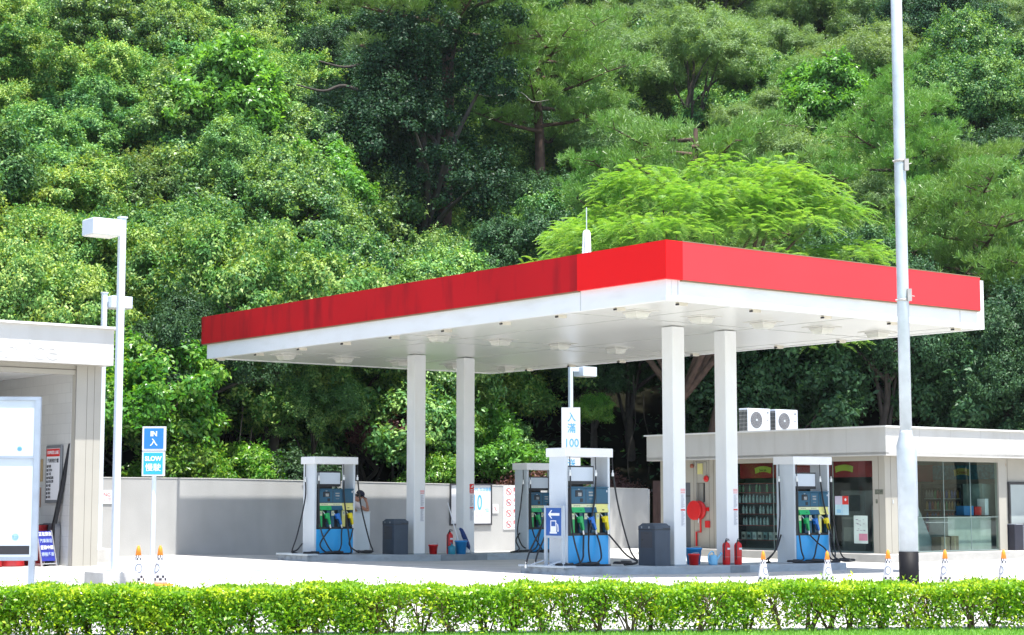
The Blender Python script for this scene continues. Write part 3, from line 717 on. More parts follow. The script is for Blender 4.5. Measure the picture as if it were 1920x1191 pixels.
for k, (a, b) in enumerate(rows):
    z = h - .165 - k * .315
    mb = MB(); mb.lathe([(.105, 0), (.086, 0)], 26, 0, (0, 0, 0), rotM((-w + .19, -.0225, z), PI / 2), caps=False); mb.tube([(-w + .12, -.023, z + .07), (-w + .26, -.023, z - .07)], .009, 6)
    mb.build('ring', M['ink_red'], t)
    mb = MB()
    if k % 2: mb.prism([(-w + .13, z + .02), (-w + .19, z), (-w + .24, z + .025), (-w + .25, z - .02), (-w + .20, z - .02), (-w + .14, z - .03)], -.0222, -.0203)
    else: mb.box(-w + .13, -w + .25, -.0222, -.0203, z - .012, z + .012)
    mb.build('pictogram', M['ink'] if k % 2 else M['ink_pink'], t)
    text(a, .13, M['ink_red'], t, (-w + .36, -.0215, z + .05), align='LEFT', bold=.015)
    text(b, .095, mat('mauve_print', (.35, .2, .3), .6), t, (-w + .36, -.0215, z - .085), align='LEFT')
    if k: mb = MB(); mb.box(-w, w, -.0215, -.0203, z + .155, z + .160); mb.build('rule', M['ink_blue'], t)
t, w, h = wallsign('no_parking_sign', 'white PARKING notice on the wall, half behind the lamp post', -2.55, -1.83, 1.37, 1.70)
text('PARKING', .13, M['ink_red'], t, (.0, -.0215, .22)); text('泊車吸煙', .13, M['ink_pink'], t, (.04, -.0215, .09))

t = st('yard_gate', 'dark brown slatted gate between the wall and the shop', 'gate', 17.45, U + .05, 0)
mb = MB()
for k in range(12): mb.box(-1.05 + k * .175, -1.05 + k * .175 + .165, -.03, .0, .05, 2.05)
mb.build('slats', mat('gate_brown', (.06, .03, .025), .7, var=.25, scale=4), t)
mb = MB(); mb.box(-1.08, 1.05, .001, .05, .3, .38); mb.box(-1.08, 1.05, .001, .05, 1.7, 1.78); mb.build('rail', M['dark'], t)

# ------------------------------------------------------------------ lamp posts
def lamp_post(loc, rz, h, label, head_rot, size=1.0, base_h=.25, sign=False, bw=.38, off=.30):
    t = thing('lamp_post', label, 'lamp post', loc, rz, 'square grey lamp posts')
    if base_h > 0:
        mb = MB(); mb.box(-bw, bw, -bw, bw, -.05, base_h, b=.015); mb.build('plinth', M['plinth'], t)
    w = .056
    mb = MB(); mb.box(-w, w, -w, w, base_h, h, b=.012); mb.box(-w - .012, w + .012, -w - .012, w + .012, h, h + .03); mb.box(-.11, .11, -.11, .11, base_h, base_h + .02); mb.build('post', M['lamp_paint'], t)
    Rm = Matrix.Rotation(head_rot, 4, 'Z')
    mb = MB(); mb.box(w, off + .04, -.03, .03, h - .20, h - .07, 0, Rm); mb.build('arm', M['lamp_paint'], t)
    mb = MB(); mb.box(off, off + .54, -.23, .23, h - .33, h - .06, 0, Rm, b=.015); hd = mb.build('lamp_head', M['lamp_paint'], t)
    mb = MB(); mb.box(off + .04, off + .52, -.20, .20, h - .345, h - .3305, 0, Rm); mb.build('lens', M['lamp_body'], hd)
    return t
lamp_post((-6.74, 30.35, .03), PHI, 6.29, 'square grey lamp post on a concrete plinth in front of the wash bay', PI, off=.10)
lamp_post((-9.62, 41.6, .035), PHI, 6.28, 'square grey lamp post at the back corner of the wash bay', 0, base_h=.30, bw=.32, off=.08)
lp = lamp_post((1.73, 52.3, -.02), PHI, 5.46, 'grey lamp post by the boundary wall carrying a tall white banner', 0, base_h=0)
lp_sign = MB(); lp_sign.box(-.275, .275, -.14, -.10, 2.18, 4.18, 0, Matrix.Rotation(-PHI, 4, 'Z')); b_ = lp_sign.build('banner', M['paper'], lp)
for s_, z_, sz in (('入', 3.88, .30), ('滿', 3.55, .30), ('100', 3.13, .34), ('送', 2.52, .28), ('MCIP', 2.30, .10)):
    c2, s2 = math.cos(-PHI), math.sin(-PHI)
    text(s_, sz, M['ink_blue'] if s_ != 'MCIP' else M['ink'], b_, (-.142 * -s2 * 1.0 * -1 if False else (.02 * c2 - (-.142) * s2), (.02 * s2 + (-.142) * c2), z_), rz=-PHI, bold=.012, sx=.85)
mb = MB(); Q = Matrix.Rotation(-PHI, 4, 'Z')
for k in range(2): mb.box(-.11 + k * .13, -.02 + k * .13, -.143, -.1405, 2.88, 2.90, 0, Q)
mb.build('banner_print', M['ink'], b_)

# big tapered steel pole by the hedge
t = thing('tall_light_pole', 'tall round galvanised light pole with a black painted foot behind the hedge', 'light pole', (6.10, 27.5, -.05))
mb = MB(); mb.lathe([(.150, 0), (.150, .74)], 26); mb.build('black_foot', M['pole_black'], t)
mb = MB(); mb.lathe([(.145, .741), (.148, 2.31), (.150, 2.36), (.095, 2.56), (.094, 2.60)], 26); mb.box(.149, .158, -.02, .02, 1.28, 2.30); mb.build('thick_sleeve', M['galv'], t)
mb = MB(); mb.lathe([(.092, 2.60), (.091, 5.0), (.088, 8.0), (.084, 12.5)], 24); mb.build('shaft', M['galv'], t)
for z, s in ((4.60 + .03, 1), (7.05 - .22, -1)):
    mb = MB(); mb.lathe([(.097, z - .02), (.099, z), (.097, z + .02)], 20); mb.box(.05, .115, -.115, -.07, z - .02 if s > 0 else z - .16, z + .17 if s > 0 else z + .02); mb.cyl((-.12, -.02, z), (-.09, -.02, z), .012)
    mb.cyl((.12, -.10, z + .06 * s), (.16, -.10, z + .05 * s), .006)
    mb.build('clamp', mat('clamp_steel', (.45, .42, .40), .5, metal=.3, var=.2), t)

# ------------------------------------------------------------------ IN / SLOW sign
t = thing('entry_sign', 'two stacked blue boards reading IN and SLOW on a slim grey post', 'sign', (-5.93, 29.5, .02), R(-6))
mb = MB(); mb.tube([(0, 0, 0), (0, 0, 1.85)], .036, 14); mb.build('post', M['lamp_paint'], t)
mb = MB(); mb.box(-.185, .205, -.09, -.037, 2.27, 2.67); a = mb.build('upper_board', M['cone_white'], t)
mb = MB(); mb.box(-.155, .175, -.0935, -.0905, 2.30, 2.64); mb.build('blue_field', M['sign_blue'], a)
text('IN', .115, M['paper'], a, (.01, -.095, 2.545), bold=.035); text('入', .13, M['paper'], a, (.01, -.095, 2.40), bold=.02)
mb = MB(); mb.box(-.185, .195, -.085, -.037, 1.85, 2.262); b = mb.build('lower_board', M['cone_white'], t)
mb = MB(); mb.box(-.158, .168, -.0885, -.0855, 1.88, 2.235); mb.build('cyan_field', M['sign_cyan'], b)
text('SLOW', .105, M['paper'], b, (.005, -.09, 2.135), bold=.035, sx=.95); text('慢駛', .135, M['paper'], b, (.005, -.09, 1.985), bold=.008)

# ------------------------------------------------------------------ blank hoarding at the left edge
t = thing('advertising_board', 'large blank pale board in an aluminium frame at the left edge of the photo', 'billboard', (-8.70, 29.0, .0), R(4))
mb = MB()
for x in (-.85, .90): mb.box(x - .045, x + .045, -.05, .05, 0, .50)
mb.box(-.945, .985, -.05, .05, .50, .56); mb.box(-.945, .985, -.05, .05, 3.10, 3.16); mb.box(-.945, -.885, -.05, .05, .561, 3.099); mb.box(.90, .985, -.05, .05, .561, 3.099); mb.box(-.884, .899, -.05, .05, 2.15, 2.19)
mb.build('frame', mat('board_aluminium', (.30, .35, .42), .45, metal=.2), t)
mb = MB(); mb.box(-.884, .899, -.02, .02, 2.191, 3.099); a = mb.build('upper_panel', M['blank'], t)
mb = MB(); mb.box(-.884, .899, -.02, .02, .561, 2.149); b = mb.build('lower_panel', M['blank'], t)
mb = MB(); mb.box(-.884, .86, -.023, -.0205, .60, .74); c = mb.build('black_strip', M['ink_dark'], b)
text('and save travel', .052, M['paper'], c, (.26, -.025, .690), align='RIGHT'); text('mails', .052, M['paper'], c, (-.02, -.025, .645), align='RIGHT')
sky_dot = mat('sky_blue_dot', (.20, .55, .75), .4)
mb = MB(); mb.lathe([(.038, 0), (.0, 0)], 20, 0, (0, 0, 0), rotM((.66, -.0225, 2.31), PI / 2)); mb.build('dot', sky_dot, a)
mb = MB(); mb.lathe([(.055, 0), (.0, 0)], 20, 0, (0, 0, 0), rotM((.63, -.0225, .88), PI / 2)); mb.build('dot', mat('pale_dot', (.42, .70, .80), .4), b)

# ------------------------------------------------------------------ cones
def make_cone(loc, s, label, rz):
    t = thing('traffic_cone', label, 'traffic cone', loc, rz, 'white traffic cones with chequered bands'); 
    H = .66
    def rad(z): return .125 - (.125 - .042) * z / .52
    mb = MB(); mb.box(-.17, .17, -.17, .17, 0, .035, b=.01); mb.build('foot', M['orange'], t)
    prof = [(rad(z), z + .035) for z in (0, .055, .10, .145, .40, .44, .48)]
    def mf(k, i):
        if k in (1, 2): return (i // 2 + k) % 2
        if k in (4, 5): return (i // 2 + k) % 2
        return 0
    mb = MB(); mb.lathe(prof, 28, 0, mf=lambda k, i: mf(k, i)); mb.build('sleeve', [M['cone_white'], M['cone_black']], t)
    mb = MB(); mb.lathe([(rad(.48) + .002, .5155), (.034, .63), (.030, .645), (.018, .66), (.020, .68)], 20); mb.build('tip', M['orange'], t)
    pts = []
    for k in range(25):
        a = 2 * PI * k / 24; x = math.cos(a) * .055; z = .30 + math.sin(a) * .07; r = rad(z - .035) + .001
        an = x / r; pts.append((math.sin(an) * r, -math.cos(an) * r, z))
    mb = MB(); mb.tube(pts, .006, 5); mb.build('ring_mark', M['cone_ring'], t)
    t.scale = (s, s, s)
    return t
make_cone((-6.33, 30.3, .03), 1.0, 'chequered white cone left of the IN sign post', R(20))
make_cone((-5.97, 30.35, .03), 1.0, 'chequered white cone right behind the IN sign post', R(-35))
for k, (px, nm) in enumerate([(1427, 'chequered white cone in front of the gap between column and right pump'), (1546, 'chequered white cone in front of the right pump'), (1659, 'chequered white cone just left of the black pole foot'), (1765, 'chequered white cone just right of the black pole foot'), (1874, 'chequered white cone nearest the right edge')]):
    make_cone(((px - 960) / F * 31.2, 31.2, -.02), .9 + (.03 if k > 1 else 0), nm, R(30 - 23 * k))
# ------------------------------------------------------------------ shop
def brick_mat(name, c, mc, ax, sc_=(1, 1), bw=.4, bh=.2, ms=.008):
    m = bpy.data.materials.new(name); m.use_nodes = True
    nt = m.node_tree; b = nt.nodes['Principled BSDF']; b.inputs['Roughness'].default_value = .6
    tc = nd(nt, 'ShaderNodeTexCoord'); sp_ = nd(nt, 'ShaderNodeSeparateXYZ'); cb = nd(nt, 'ShaderNodeCombineXYZ'); br_ = nd(nt, 'ShaderNodeTexBrick')
    nt.links.new(tc.outputs['Object'], sp_.inputs[0]); nt.links.new(sp_.outputs[ax], cb.inputs[0]); nt.links.new(sp_.outputs[2], cb.inputs[1])
    nt.links.new(cb.outputs[0], br_.inputs['Vector'])
    br_.inputs['Color1'].default_value = (*c, 1); br_.inputs['Color2'].default_value = tuple(x * .94 for x in c) + (1,); br_.inputs['Mortar'].default_value = (*mc, 1)
    br_.inputs['Scale'].default_value = 1; br_.inputs['Mortar Size'].default_value = ms; br_.inputs['Brick Width'].default_value = bw; br_.inputs['Row Height'].default_value = bh
    nt.links.new(br_.outputs['Color'], b.inputs['Base Color']); return m

shop = st('shop_building', 'low cream flat roofed shop with large plate glass windows on the right', 'building', 15.5, 9.5, 0)
SO = (15.5, 9.5, 0)
mb = MB(); mb.box(11.87, 21, 5.10, 13.6, -.1, .17, b=.01); mb.build('step', M['step'], shop, SO)
mb = MB(); mb.box(11.85, 21, 5.08, 13.62, .145, .173); mb.build('step_edge', mat('pale_step_edge', (.62, .61, .58), .7, var=.1, scale=8), shop, SO) if False else None
mb = MB(); mb.box(12.4, 20, 5.62, 13.4, .1705, .18); mb.build('floor', M['tile'], shop, SO)
mb = MB(); mb.box(12.04, 21, 5.26, 13.78, 2.56, 2.62); mb.box(12.04, 12.16, 5.26, 13.78, 2.53, 3.21); mb.box(12.161, 21, 5.26, 5.38, 2.53, 3.21); mb.box(12.161, 21, 13.66, 13.78, 2.53, 3.21); mb.box(12.3, 21, 5.5, 13.6, 2.95, 3.0)
mb.build('fascia', M['shop_fascia'], shop, SO)
mb = MB(); mb.box(11.98, 21, 5.20, 5.45, 3.211, 3.25); mb.box(11.98, 12.23, 5.451, 13.84, 3.211, 3.25); mb.build('roof_edge', M['shop_cap'], shop, SO)
mb = MB()
for u in (6.5, 7.7, 8.9, 10.1, 11.3, 12.5): mb.box(12.037, 12.0395, u - .004, u + .004, 2.53, 3.21)
for v in (13.3, 14.5, 15.7, 16.9, 18.1): mb.box(v - .004, v + .004, 5.257, 5.2595, 2.53, 3.21)
mb.build('fascia_joint', mat('fascia_line', (.48, .47, .44), .7), shop, SO)
# walls
mb = MB()
mb.box(12.34, 12.46, 12.98, 13.55, .18, 2.56); mb.box(12.34, 12.46, 12.14, 12.36, .18, 2.56); mb.box(12.34, 12.46, 12.36, 12.98, 1.93, 2.56)
mb.box(12.34, 12.46, 10.78, 11.79, .18, 2.56); mb.box(12.34, 12.46, 11.79, 12.14, .18, 1.40); mb.box(12.34, 12.46, 11.79, 12.14, 1.92, 2.56)
mb.box(12.34, 12.46, 5.95, 10.78, 2.42, 2.56); mb.box(12.80, 16.78, 5.56, 5.68, 2.42, 2.56)
mb.box(12.34, 12.79, 5.56, 5.95, .18, 2.56)
mb.box(16.78, 17.09, 5.56, 5.68, .18, 2.56); mb.box(17.03, 17.09, 5.681, 5.86, .18, 2.56); mb.box(17.091, 21, 5.74, 5.86, .18, 2.56)
mb.build('cladding', M['beige'], shop, SO)
mb = MB()
for u in (10.95, 11.12, 11.29, 11.46, 11.63, 12.22, 13.1, 13.25): mb.box(12.337, 12.3395, u - .006, u + .006, .18, 2.53)
for u in (5.76,): mb.box(12.337, 12.3395, u - .006, u + .006, .18, 2.53)
for v in (12.55,): mb.box(v - .005, v + .005, 5.557, 5.5595, .18, 2.53)
for v in (17.25, 17.4): mb.box(v - .006, v + .006, 5.737, 5.7395, .18, 2.53)
mb.box(17.092, 17.115, 5.72, 5.7395, .18, 2.53)
mb.build('cladding_groove', mat('groove', (.16, .15, .13), .8), shop, SO)
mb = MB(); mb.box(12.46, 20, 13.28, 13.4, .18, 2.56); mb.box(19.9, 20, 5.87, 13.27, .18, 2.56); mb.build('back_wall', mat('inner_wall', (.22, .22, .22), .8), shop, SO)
mb = MB(); mb.box(12.46, 12.9, 11.7, 12.3, 1.0, 2.3); mb.build('niche', M['dark'], shop, SO)
mb = MB(); mb.box(12.43, 12.455, 11.95, 12.14, 1.41, 1.91); mb.build('niche_panel', mat('niche_grey', (.33, .32, .29), .7), shop, SO)
mb = MB(); mb.box(12.36, 12.40, 12.36, 12.98, .18, 1.93); d = mb.build('door', M['grey_door'], shop, SO)
mb = MB(); mb.box(12.355, 12.3595, 12.36, 12.98, 1.55, 1.58); mb.build('door_rail', M['joint'], d, SO)
def pane(v0, v1, u0, u1, z0, z1, seams, face):
    mb = MB(); mb.box(v0, v1, u0, u1, z0, z1); w = mb.build('window', M['glass'], shop, SO)
    mb = MB()
    for s in seams:
        if face == 'l': mb.box(v0 - .004, v1 + .004, s - .008, s + .008, z0, z1)
        else: mb.box(s - .008, s + .008, u0 - .004, u1 + .004, z0, z1)
    if face == 'l':
        mb.box(v0 - .01, v1 + .01, u0, u1, z0 - .0, z0 + .03)
    else:
        mb.box(v0, v1, u0 - .01, u1 + .01, z0, z0 + .03)
        mb.box(13.55, v1, u0 - .006, u1 + .006, 1.02, 1.035); mb.box(13.9, 14.95, u0 - .006, u1 + .006, .90, .912)
    mb.build('mullion', mat('steel_green', (.25, .32, .31), .4, metal=.3), w, SO)
    return w
pane(12.39, 12.40, 5.95, 10.78, .18, 2.42, (9.31, 8.88, 7.27), 'l')
wr = pane(12.79, 16.78, 5.61, 5.62, .18, 2.42, (14.62, 15.68), 'r')
mb = MB(); mb.box(17.45, 21, 5.70, 5.7395, .85, 1.86); w2 = mb.build('side_window', mat('pale_pane', (.40, .45, .44), .3, var=.04), shop, SO)
mb = MB(); mb.box(17.38, 17.45, 5.69, 5.7395, .85, 1.93); mb.box(17.451, 21, 5.69, 5.7395, 1.862, 1.93); mb.build('frame', M['joint'], w2, SO)
# fixtures on the wall
mb = MB(); mb.lathe([(.055, 0), (.06, .05), (.03, .06)], 14, 0, (0, 0, 0), rotM((12.339, 12.26, 2.38), 0, -PI / 2)); mb.build('siren', mat('siren_brown', (.30, .10, .06), .5), shop, SO)
mb = MB(); mb.box(12.30, 12.339, 11.86, 12.04, 2.15, 2.44, b=.004); mb.box(12.297, 12.2995, 11.91, 11.98, 2.22, 2.34, 0); mb.build('emergency_lamp', mat('lamp_yellow', (.62, .58, .25), .4), shop, SO)
mb = MB(); mb.lathe([(.085, 0), (.085, .04), (.04, .06)], 18, 0, (0, 0, 0), rotM((12.339, 11.72, 2.03), 0, -PI / 2)); mb.build('alarm_bell', M['red'], shop, SO)
mb = MB(); mb.box(12.30, 12.339, 11.63, 11.73, 1.16, 1.26); mb.build('break_glass', M['red'], shop, SO)
mb = MB(); mb.box(12.29, 12.339, 11.60, 11.76, .72, .90, b=.004); mb.build('break_glass', M['red'], shop, SO)
mb = MB(); mb.tube([(12.33, 11.72, 2.1), (12.33, 11.72, 2.47), (12.33, 12.2, 2.47)], .008, 6); mb.tube([(12.33, 12.10, 2.5), (12.33, 12.10, 1.2)], .008, 6); mb.build('conduit', mat('conduit_grey', (.35, .35, .33), .6), shop, SO)
mb = MB(); mb.lathe([(.07, 0), (.075, .06), (.05, .08), (.02, .03)], 16, 0, (0, 0, 0), rotM((17.20, 5.735, 2.37), PI / 2)); mb.build('wall_speaker', mat('tan_speaker', (.38, .28, .20), .5), shop, SO)
mb = MB(); mb.box(12.3345, 12.3392, 5.62, 5.88, 1.60, 1.72); mb.box(12.3345, 12.3392, 5.80, 5.86, 1.38, 1.48); mb.build('torn_sticker', mat('sticker_olive', (.12, .13, .10), .7, var=.6, scale=25), shop, SO)
mb = MB(); mb.box(12.60, 12.64, 5.548, 5.5592, 1.38, 1.47); mb.build('switch', M['galv'], shop, SO)

rl = st('fire_hose_reel', 'round red fire hose reel with a red pipe on the shop wall', 'hose reel', 12.2, 11.98, .18)
o = (12.2, 11.98, .18)
mb = MB(); mb.lathe([(.25, 0), (.262, .01), (.262, .05), (.22, .06), (.22, .17), (.262, .18), (.262, .22), (.10, .225)], 30, 0, (0, 0, 0), rotM((12.08, 11.98, 1.18), 0, PI / 2)); mb.build('drum', M['red'], rl, o)
mb = MB(); mb.tube([(12.28, 11.98, 1.18), (12.335, 11.98, 1.18)], .05, 10); mb.tube([(12.25, 11.88, .98), (12.25, 11.88, .60), (12.30, 12.10, .60), (12.30, 12.10, .22)], .028, 10); mb.build('pipe', M['red'], rl, o)
mb = MB(); mb.tube(smooth_pts([(12.15, 11.86, 1.0), (12.12, 11.82, .92), (12.14, 11.86, .85)], 4), .016, 8); mb.build('nozzle', M['galv'], rl, o)

# posters on the glass of the left window
def glassposter(name, label, u0, u1, z0, z1, m):
    t = st(name, label, 'poster', 12.375, (u0 + u1) / 2, z0)
    w = abs(u1 - u0) / 2
    mb = MB(); mb.box(-.004, .004, -w, w, 0, z1 - z0); mb.build('sheet', m, t); return t, w
t, w = glassposter('window_notice', 'four small square notices taped to the shop glass, one of them red', 6.76, 7.20, 1.09, 1.56, mat('pale_cyan_paper', (.45, .66, .74), .5))
mb = MB(); mb.box(-.007, -.0045, -w, -.02, .26, .47); q = mb.build('red_notice', M['ink_red'], t)
mb = MB(); mb.prism([(-.0, .0), (.1, .0), (.1, .1), (0, .1)], -.001, .001, 0, rotM((-.009, -.17, .37), 0, 0, PI / 2) @ Matrix.Rotation(.5, 4, 'Y') @ Matrix.Scale(.6, 4)); mb.build('pictogram', M['paper'], q)
mb = MB(); mb.box(-.007, -.0045, .0, w, .26, .47); mb.build('lilac_notice', mat('lilac_paper', (.55, .50, .62), .5), t)
mb = MB(); mb.box(-.007, -.0045, -.012, -.004, 0, .25)
for k in range(4): mb.box(-.007, -.0045, .04 + .035 * k, .055 + .035 * k, .05, .14)
mb.build('rule', M['ink_blue'], t)
t, w = glassposter('window_poster', 'tall pale green poster with a pink corner on the shop glass', 6.16, 6.60, .40, 1.08, mat('pale_green_paper', (.60, .72, .68), .5))
mb = MB(); mb.box(-.007, -.0045, -w + .01, .06, .07, .24); mb.build('pink_block', mat('pink_block', (.62, .25, .35), .5), t)
mb = MB(); rg = random.Random(4)
for k in range(16):
    y = rg.uniform(-w + .03, w - .12); z = rg.uniform(.28, .64); mb.box(-.0065, -.0045, y, y + rg.uniform(.03, .09), z, z + .014)
mb.build('print', M['ink'], t)

# goods inside, seen through the left window
def shelf_unit(v, u0, u1, zs, label, m, depth=.4):
    t = st('display_shelves', label, 'shelves', v + depth / 2, (u0 + u1) / 2, .18); w = (u1 - u0) / 2; d = depth / 2
    for z in zs:
        mb = MB(); mb.box(-d, d - .03, -w, w, z - .18 - .02, z - .18); mb.build('shelf', m, t)
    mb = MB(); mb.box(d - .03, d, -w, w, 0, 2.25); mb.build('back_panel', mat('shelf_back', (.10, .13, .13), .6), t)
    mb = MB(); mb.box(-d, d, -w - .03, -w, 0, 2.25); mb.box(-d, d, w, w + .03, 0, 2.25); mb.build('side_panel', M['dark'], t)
    return t
zs = (.42, .80, 1.10, 1.38, 1.66, 1.90)
shelf_unit(12.65, 8.98, 10.95, zs, 'shelves of bottled water behind the left shop window', mat('shelf_edge_red', (.25, .06, .06), .5))
bm_ = mat('bottle_pale', (.38, .48, .50), .15, spec=.8, var=.3, scale=9); bg_ = mat('bottle_green', (.10, .22, .12), .15, spec=.8); bc_ = mat('bottle_cap', (.30, .42, .55), .4)
def bottle_proto(m, nm, r=.038, h=.22):
    mb = MB(); mb.lathe([(r * .9, 0), (r, .01), (r, h * .62), (r * .86, h * .66), (r, h * .7), (r * .5, h * .88), (r * .36, h * .9), (r * .36, h * .93)], 10)
    mb.lathe([(r * .42, h * .93), (r * .42, h)], 10, 1); return mb.build(nm, [m, bc_])
first = {}
rg = random.Random(9)
for r_, z in enumerate(zs[:5]):
    if r_ == 0: continue
    for k in range(15):
        if rg.random() < .12: continue
        m = bg_ if r_ == 4 else bm_
        key = m.name
        if key not in first:
            b0 = bottle_proto(m, 'water_bottle'); first[key] = b0; b = b0
        else: b = first[key].copy(); col.objects.link(b)
        b.location = wor(12.70 + rg.uniform(0, .03), 9.10 + k * .125 + rg.uniform(-.01, .01), z + .001); s = rg.uniform(.85, 1.05); b.scale = (s, s, s)
        tag(b, ('green' if m is bg_ else 'pale blue') + ' capped drink bottle on the ' + ('second', 'third', 'fourth', 'fifth')[r_ - 1] + ' shelf up behind the left shop window', 'bottle', 'drink bottles on the window shelves')
for k in range(9):
    m = mat('carton_%d' % (k % 3), [(.42, .50, .50), (.18, .30, .32), (.5, .5, .46)][k % 3], .5)
    mb = MB(); mb.box(-.06, .06, -.065, .065, 0, .20, b=.004); o = mb.build('carton', m); o.location = wor(12.78, 9.15 + k * .2, .4205); o.rotation_euler = (0, 0, PHI + rg.uniform(-.1, .1))
    mb = MB(); mb.box(-.0625, -.0602, -.045, .045, .05, .13); mb.build('carton_label', M['ink_dark'] if k % 3 else M['ink'], o)
    tag(o, 'small carton standing on the lowest shelf behind the left shop window', 'carton', 'cartons on the lowest window shelf')

def banner(name, label, pts, m, lab, labm):
    pass
hb_ = st('header_banner', 'dark red header banner with a lime JUICES label inside the left window', 'banner', 12.70, 8.4, 2.03)
mb = MB(); mb.box(-.02, .0, -2.4, 2.4, 0, .40); mb.build('sheet', mat('banner_red', (.28, .012, .015), .6, var=.25, scale=2), hb_)
def arch(cx_, cz, w, h, bow, y0, y1, n=10):
    top = [(cx_ - w + 2 * w * k / n, cz + h / 2 + bow * (1 - (2 * k / n - 1) ** 2)) for k in range(n + 1)]
    bot = [(cx_ + w * .92 - 2 * w * .92 * k / n, cz - h / 2 + bow * (1 - (2 * k / n - 1) ** 2)) for k in range(n + 1)]
    return top + bot
mb = MB(); mb.prism(arch(0, 0, .30, .15, .05, 0, 0), -.006, 0, 0, rotM((-.023, 1.55, .19), 0, 0, -PI / 2)); lb = mb.build('arched_label', mat('lime_label', (.42, .46, .05), .5), hb_)
text('Juices', .11, M['ink_dark'], lb, (-.031, 1.55, .21), rz=-PI / 2, bold=.01)
mb = MB(); mb.prism(arch(0, 0, .30, .15, .05, 0, 0), -.006, 0, 0, rotM((-.023, -1.25, .19), 0, 0, -PI / 2)); mb.build('arched_label', MATS['lime_label'], hb_)
bn = st('hanging_banner', 'pale vertical banner with dark characters inside the left window', 'banner', 12.55, 9.12, 1.0)
mb = MB(); mb.box(-.005, .005, -.19, .19, 0, 1.38); mb.build('sheet', mat('pale_banner', (.42, .45, .50), .6), bn)
mb = MB(); rg = random.Random(3)
for k in range(6):
    for q in (-1, 1):
        zc = .15 + k * .21
        for j in range(5): 
            y = q * .085 + rg.uniform(-.04, .03); z = zc + rg.uniform(-.05, .05)
            if j % 2: mb.box(-.009, -.0055, y, y + .012, z - .03, z + .03)
            else: mb.box(-.009, -.0055, y - .02, y + .035, z, z + .012)
mb.build('characters', M['ink_dark'], bn)
ma = st('vending_machine', 'grey cash machine behind the notices in the left window', 'machine', 13.15, 7.0, .18)
mb = MB(); mb.box(-.35, .35, -.38, .38, 0, 1.52, b=.02); mb.build('body', mat('machine_grey', (.14, .13, .13), .5), ma)
mb = MB(); mb.box(-.40, -.3505, -.3, .3, .80, .86); mb.box(-.36, -.3505, -.3, .3, .25, .6); mb.build('shelf', mat('machine_lip', (.28, .26, .25), .5), ma)
mb = MB(); mb.box(-.36, -.3505, -.25, .25, 1.0, 1.4); mb.build('screen', M['dark'], ma)
rk = st('snack_rack', 'low snack rack by the corner pillar inside the shop', 'rack', 13.3, 6.2, .18)
for k in range(4):
    mb = MB(); mb.box(-.3, .3, -.35, .35, .1 + .27 * k, .13 + .27 * k); mb.build('shelf', mat('rack_grey', (.30, .34, .34), .5), rk)
mb = MB(); mb.box(-.3, .3, .33, .36, 0, 1.15); mb.box(-.3, .3, -.36, -.33, 0, 1.15); mb.build('side_panel', MATS['rack_grey'], rk)
rg = random.Random(5)
for k in range(14):
    mb = MB(); r_ = k % 3; x = -.27; y = -.3 + .6 * ((k // 3) / 4.2)
    mb.box(x, x + .1, y, y + .1, .131 + .27 * r_, .131 + .27 * r_ + .16); mb.build('snack_packet', mat('packet_%d' % (k % 4), [(.05, .12, .4), (.4, .35, .2), (.1, .3, .3), (.45, .2, .1)][k % 4], .5), rk)

# seen through the right window: fridges on the inner wall, teal banner, counter
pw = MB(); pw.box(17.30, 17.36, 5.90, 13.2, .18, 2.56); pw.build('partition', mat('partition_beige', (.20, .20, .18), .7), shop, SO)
tb = st('drinks_banner', 'teal header banner with a yellow Drinks label inside the shop', 'banner', 17.27, 7.1, 2.0)
mb = MB(); mb.box(-.02, .0, -1.2, .95, 0, .38); mb.build('sheet', mat('banner_teal', (.04, .17, .24), .5, var=.4, scale=14), tb)
mb = MB(); mb.box(-.02, .0, .951, 1.9, -.05, .40); mb.build('red_sheet', MATS['banner_red'], tb)
mb = MB(); mb.prism(arch(0, 0, .27, .17, .05, 0, 0), -.006, 0, 0, rotM((-.023, -.03, .17), 0, 0, -PI / 2)); lb = mb.build('arched_label', mat('mustard_label', (.50, .46, .10), .5), tb)
text('Drinks', .12, mat('label_red', (.25, .02, .02), .5), lb, (-.031, -.03, .19), rz=-PI / 2, bold=.015)
fr = st('drinks_fridge', 'two door glass fridge full of drinks inside the right window', 'fridge', 16.95, 7.32, .18)
mb = MB(); mb.box(-.28, .32, -.66, .66, 1.60, 1.70); mb.box(-.28, .32, -.66, .66, 0, .08); mb.box(.28, .32, -.66, .66, .08, 1.6); mb.box(-.28, .28, -.66, -.62, .08, 1.6); mb.box(-.28, .28, .62, .66, .08, 1.6); mb.box(-.28, -.24, -.02, .02, .08, 1.6); mb.build('case', mat('fridge_case', (.05, .06, .06), .4), fr)
rg = random.Random(12)
for k in range(5):
    mb = MB(); mb.box(-.24, .27, -.61, .61, .10 + .30 * k, .12 + .30 * k); mb.build('shelf', mat('fridge_shelf', (.45, .52, .50), .4), fr)
    for j in range(13):
        c_i = rg.randrange(5); y = -.56 + j * .093
        mb = MB(); mb.lathe([(.034, 0), (.034, .15), (.014, .20), (.014, .22)], 8, 0, (-.18, y, .121 + .30 * k)); mb.build('drink', mat('drink_%d' % c_i, [(.35, .05, .04), (.1, .3, .12), (.3, .3, .28), (.05, .1, .3), (.4, .25, .08)][c_i], .3), fr)
f2 = st('glass_cooler', 'pale empty looking cooler beside the drinks fridge', 'fridge', 16.95, 6.30, .18)
mb = MB(); mb.box(-.28, .32, -.32, .32, 0, 1.70, b=.01); mb.build('case', mat('cooler_green', (.20, .27, .25), .4), f2)
mb = MB(); mb.box(-.285, -.2805, -.26, .26, .15, 1.6); mb.build('door', mat('cooler_door', (.26, .34, .32), .15, var=.3, scale=4), f2)
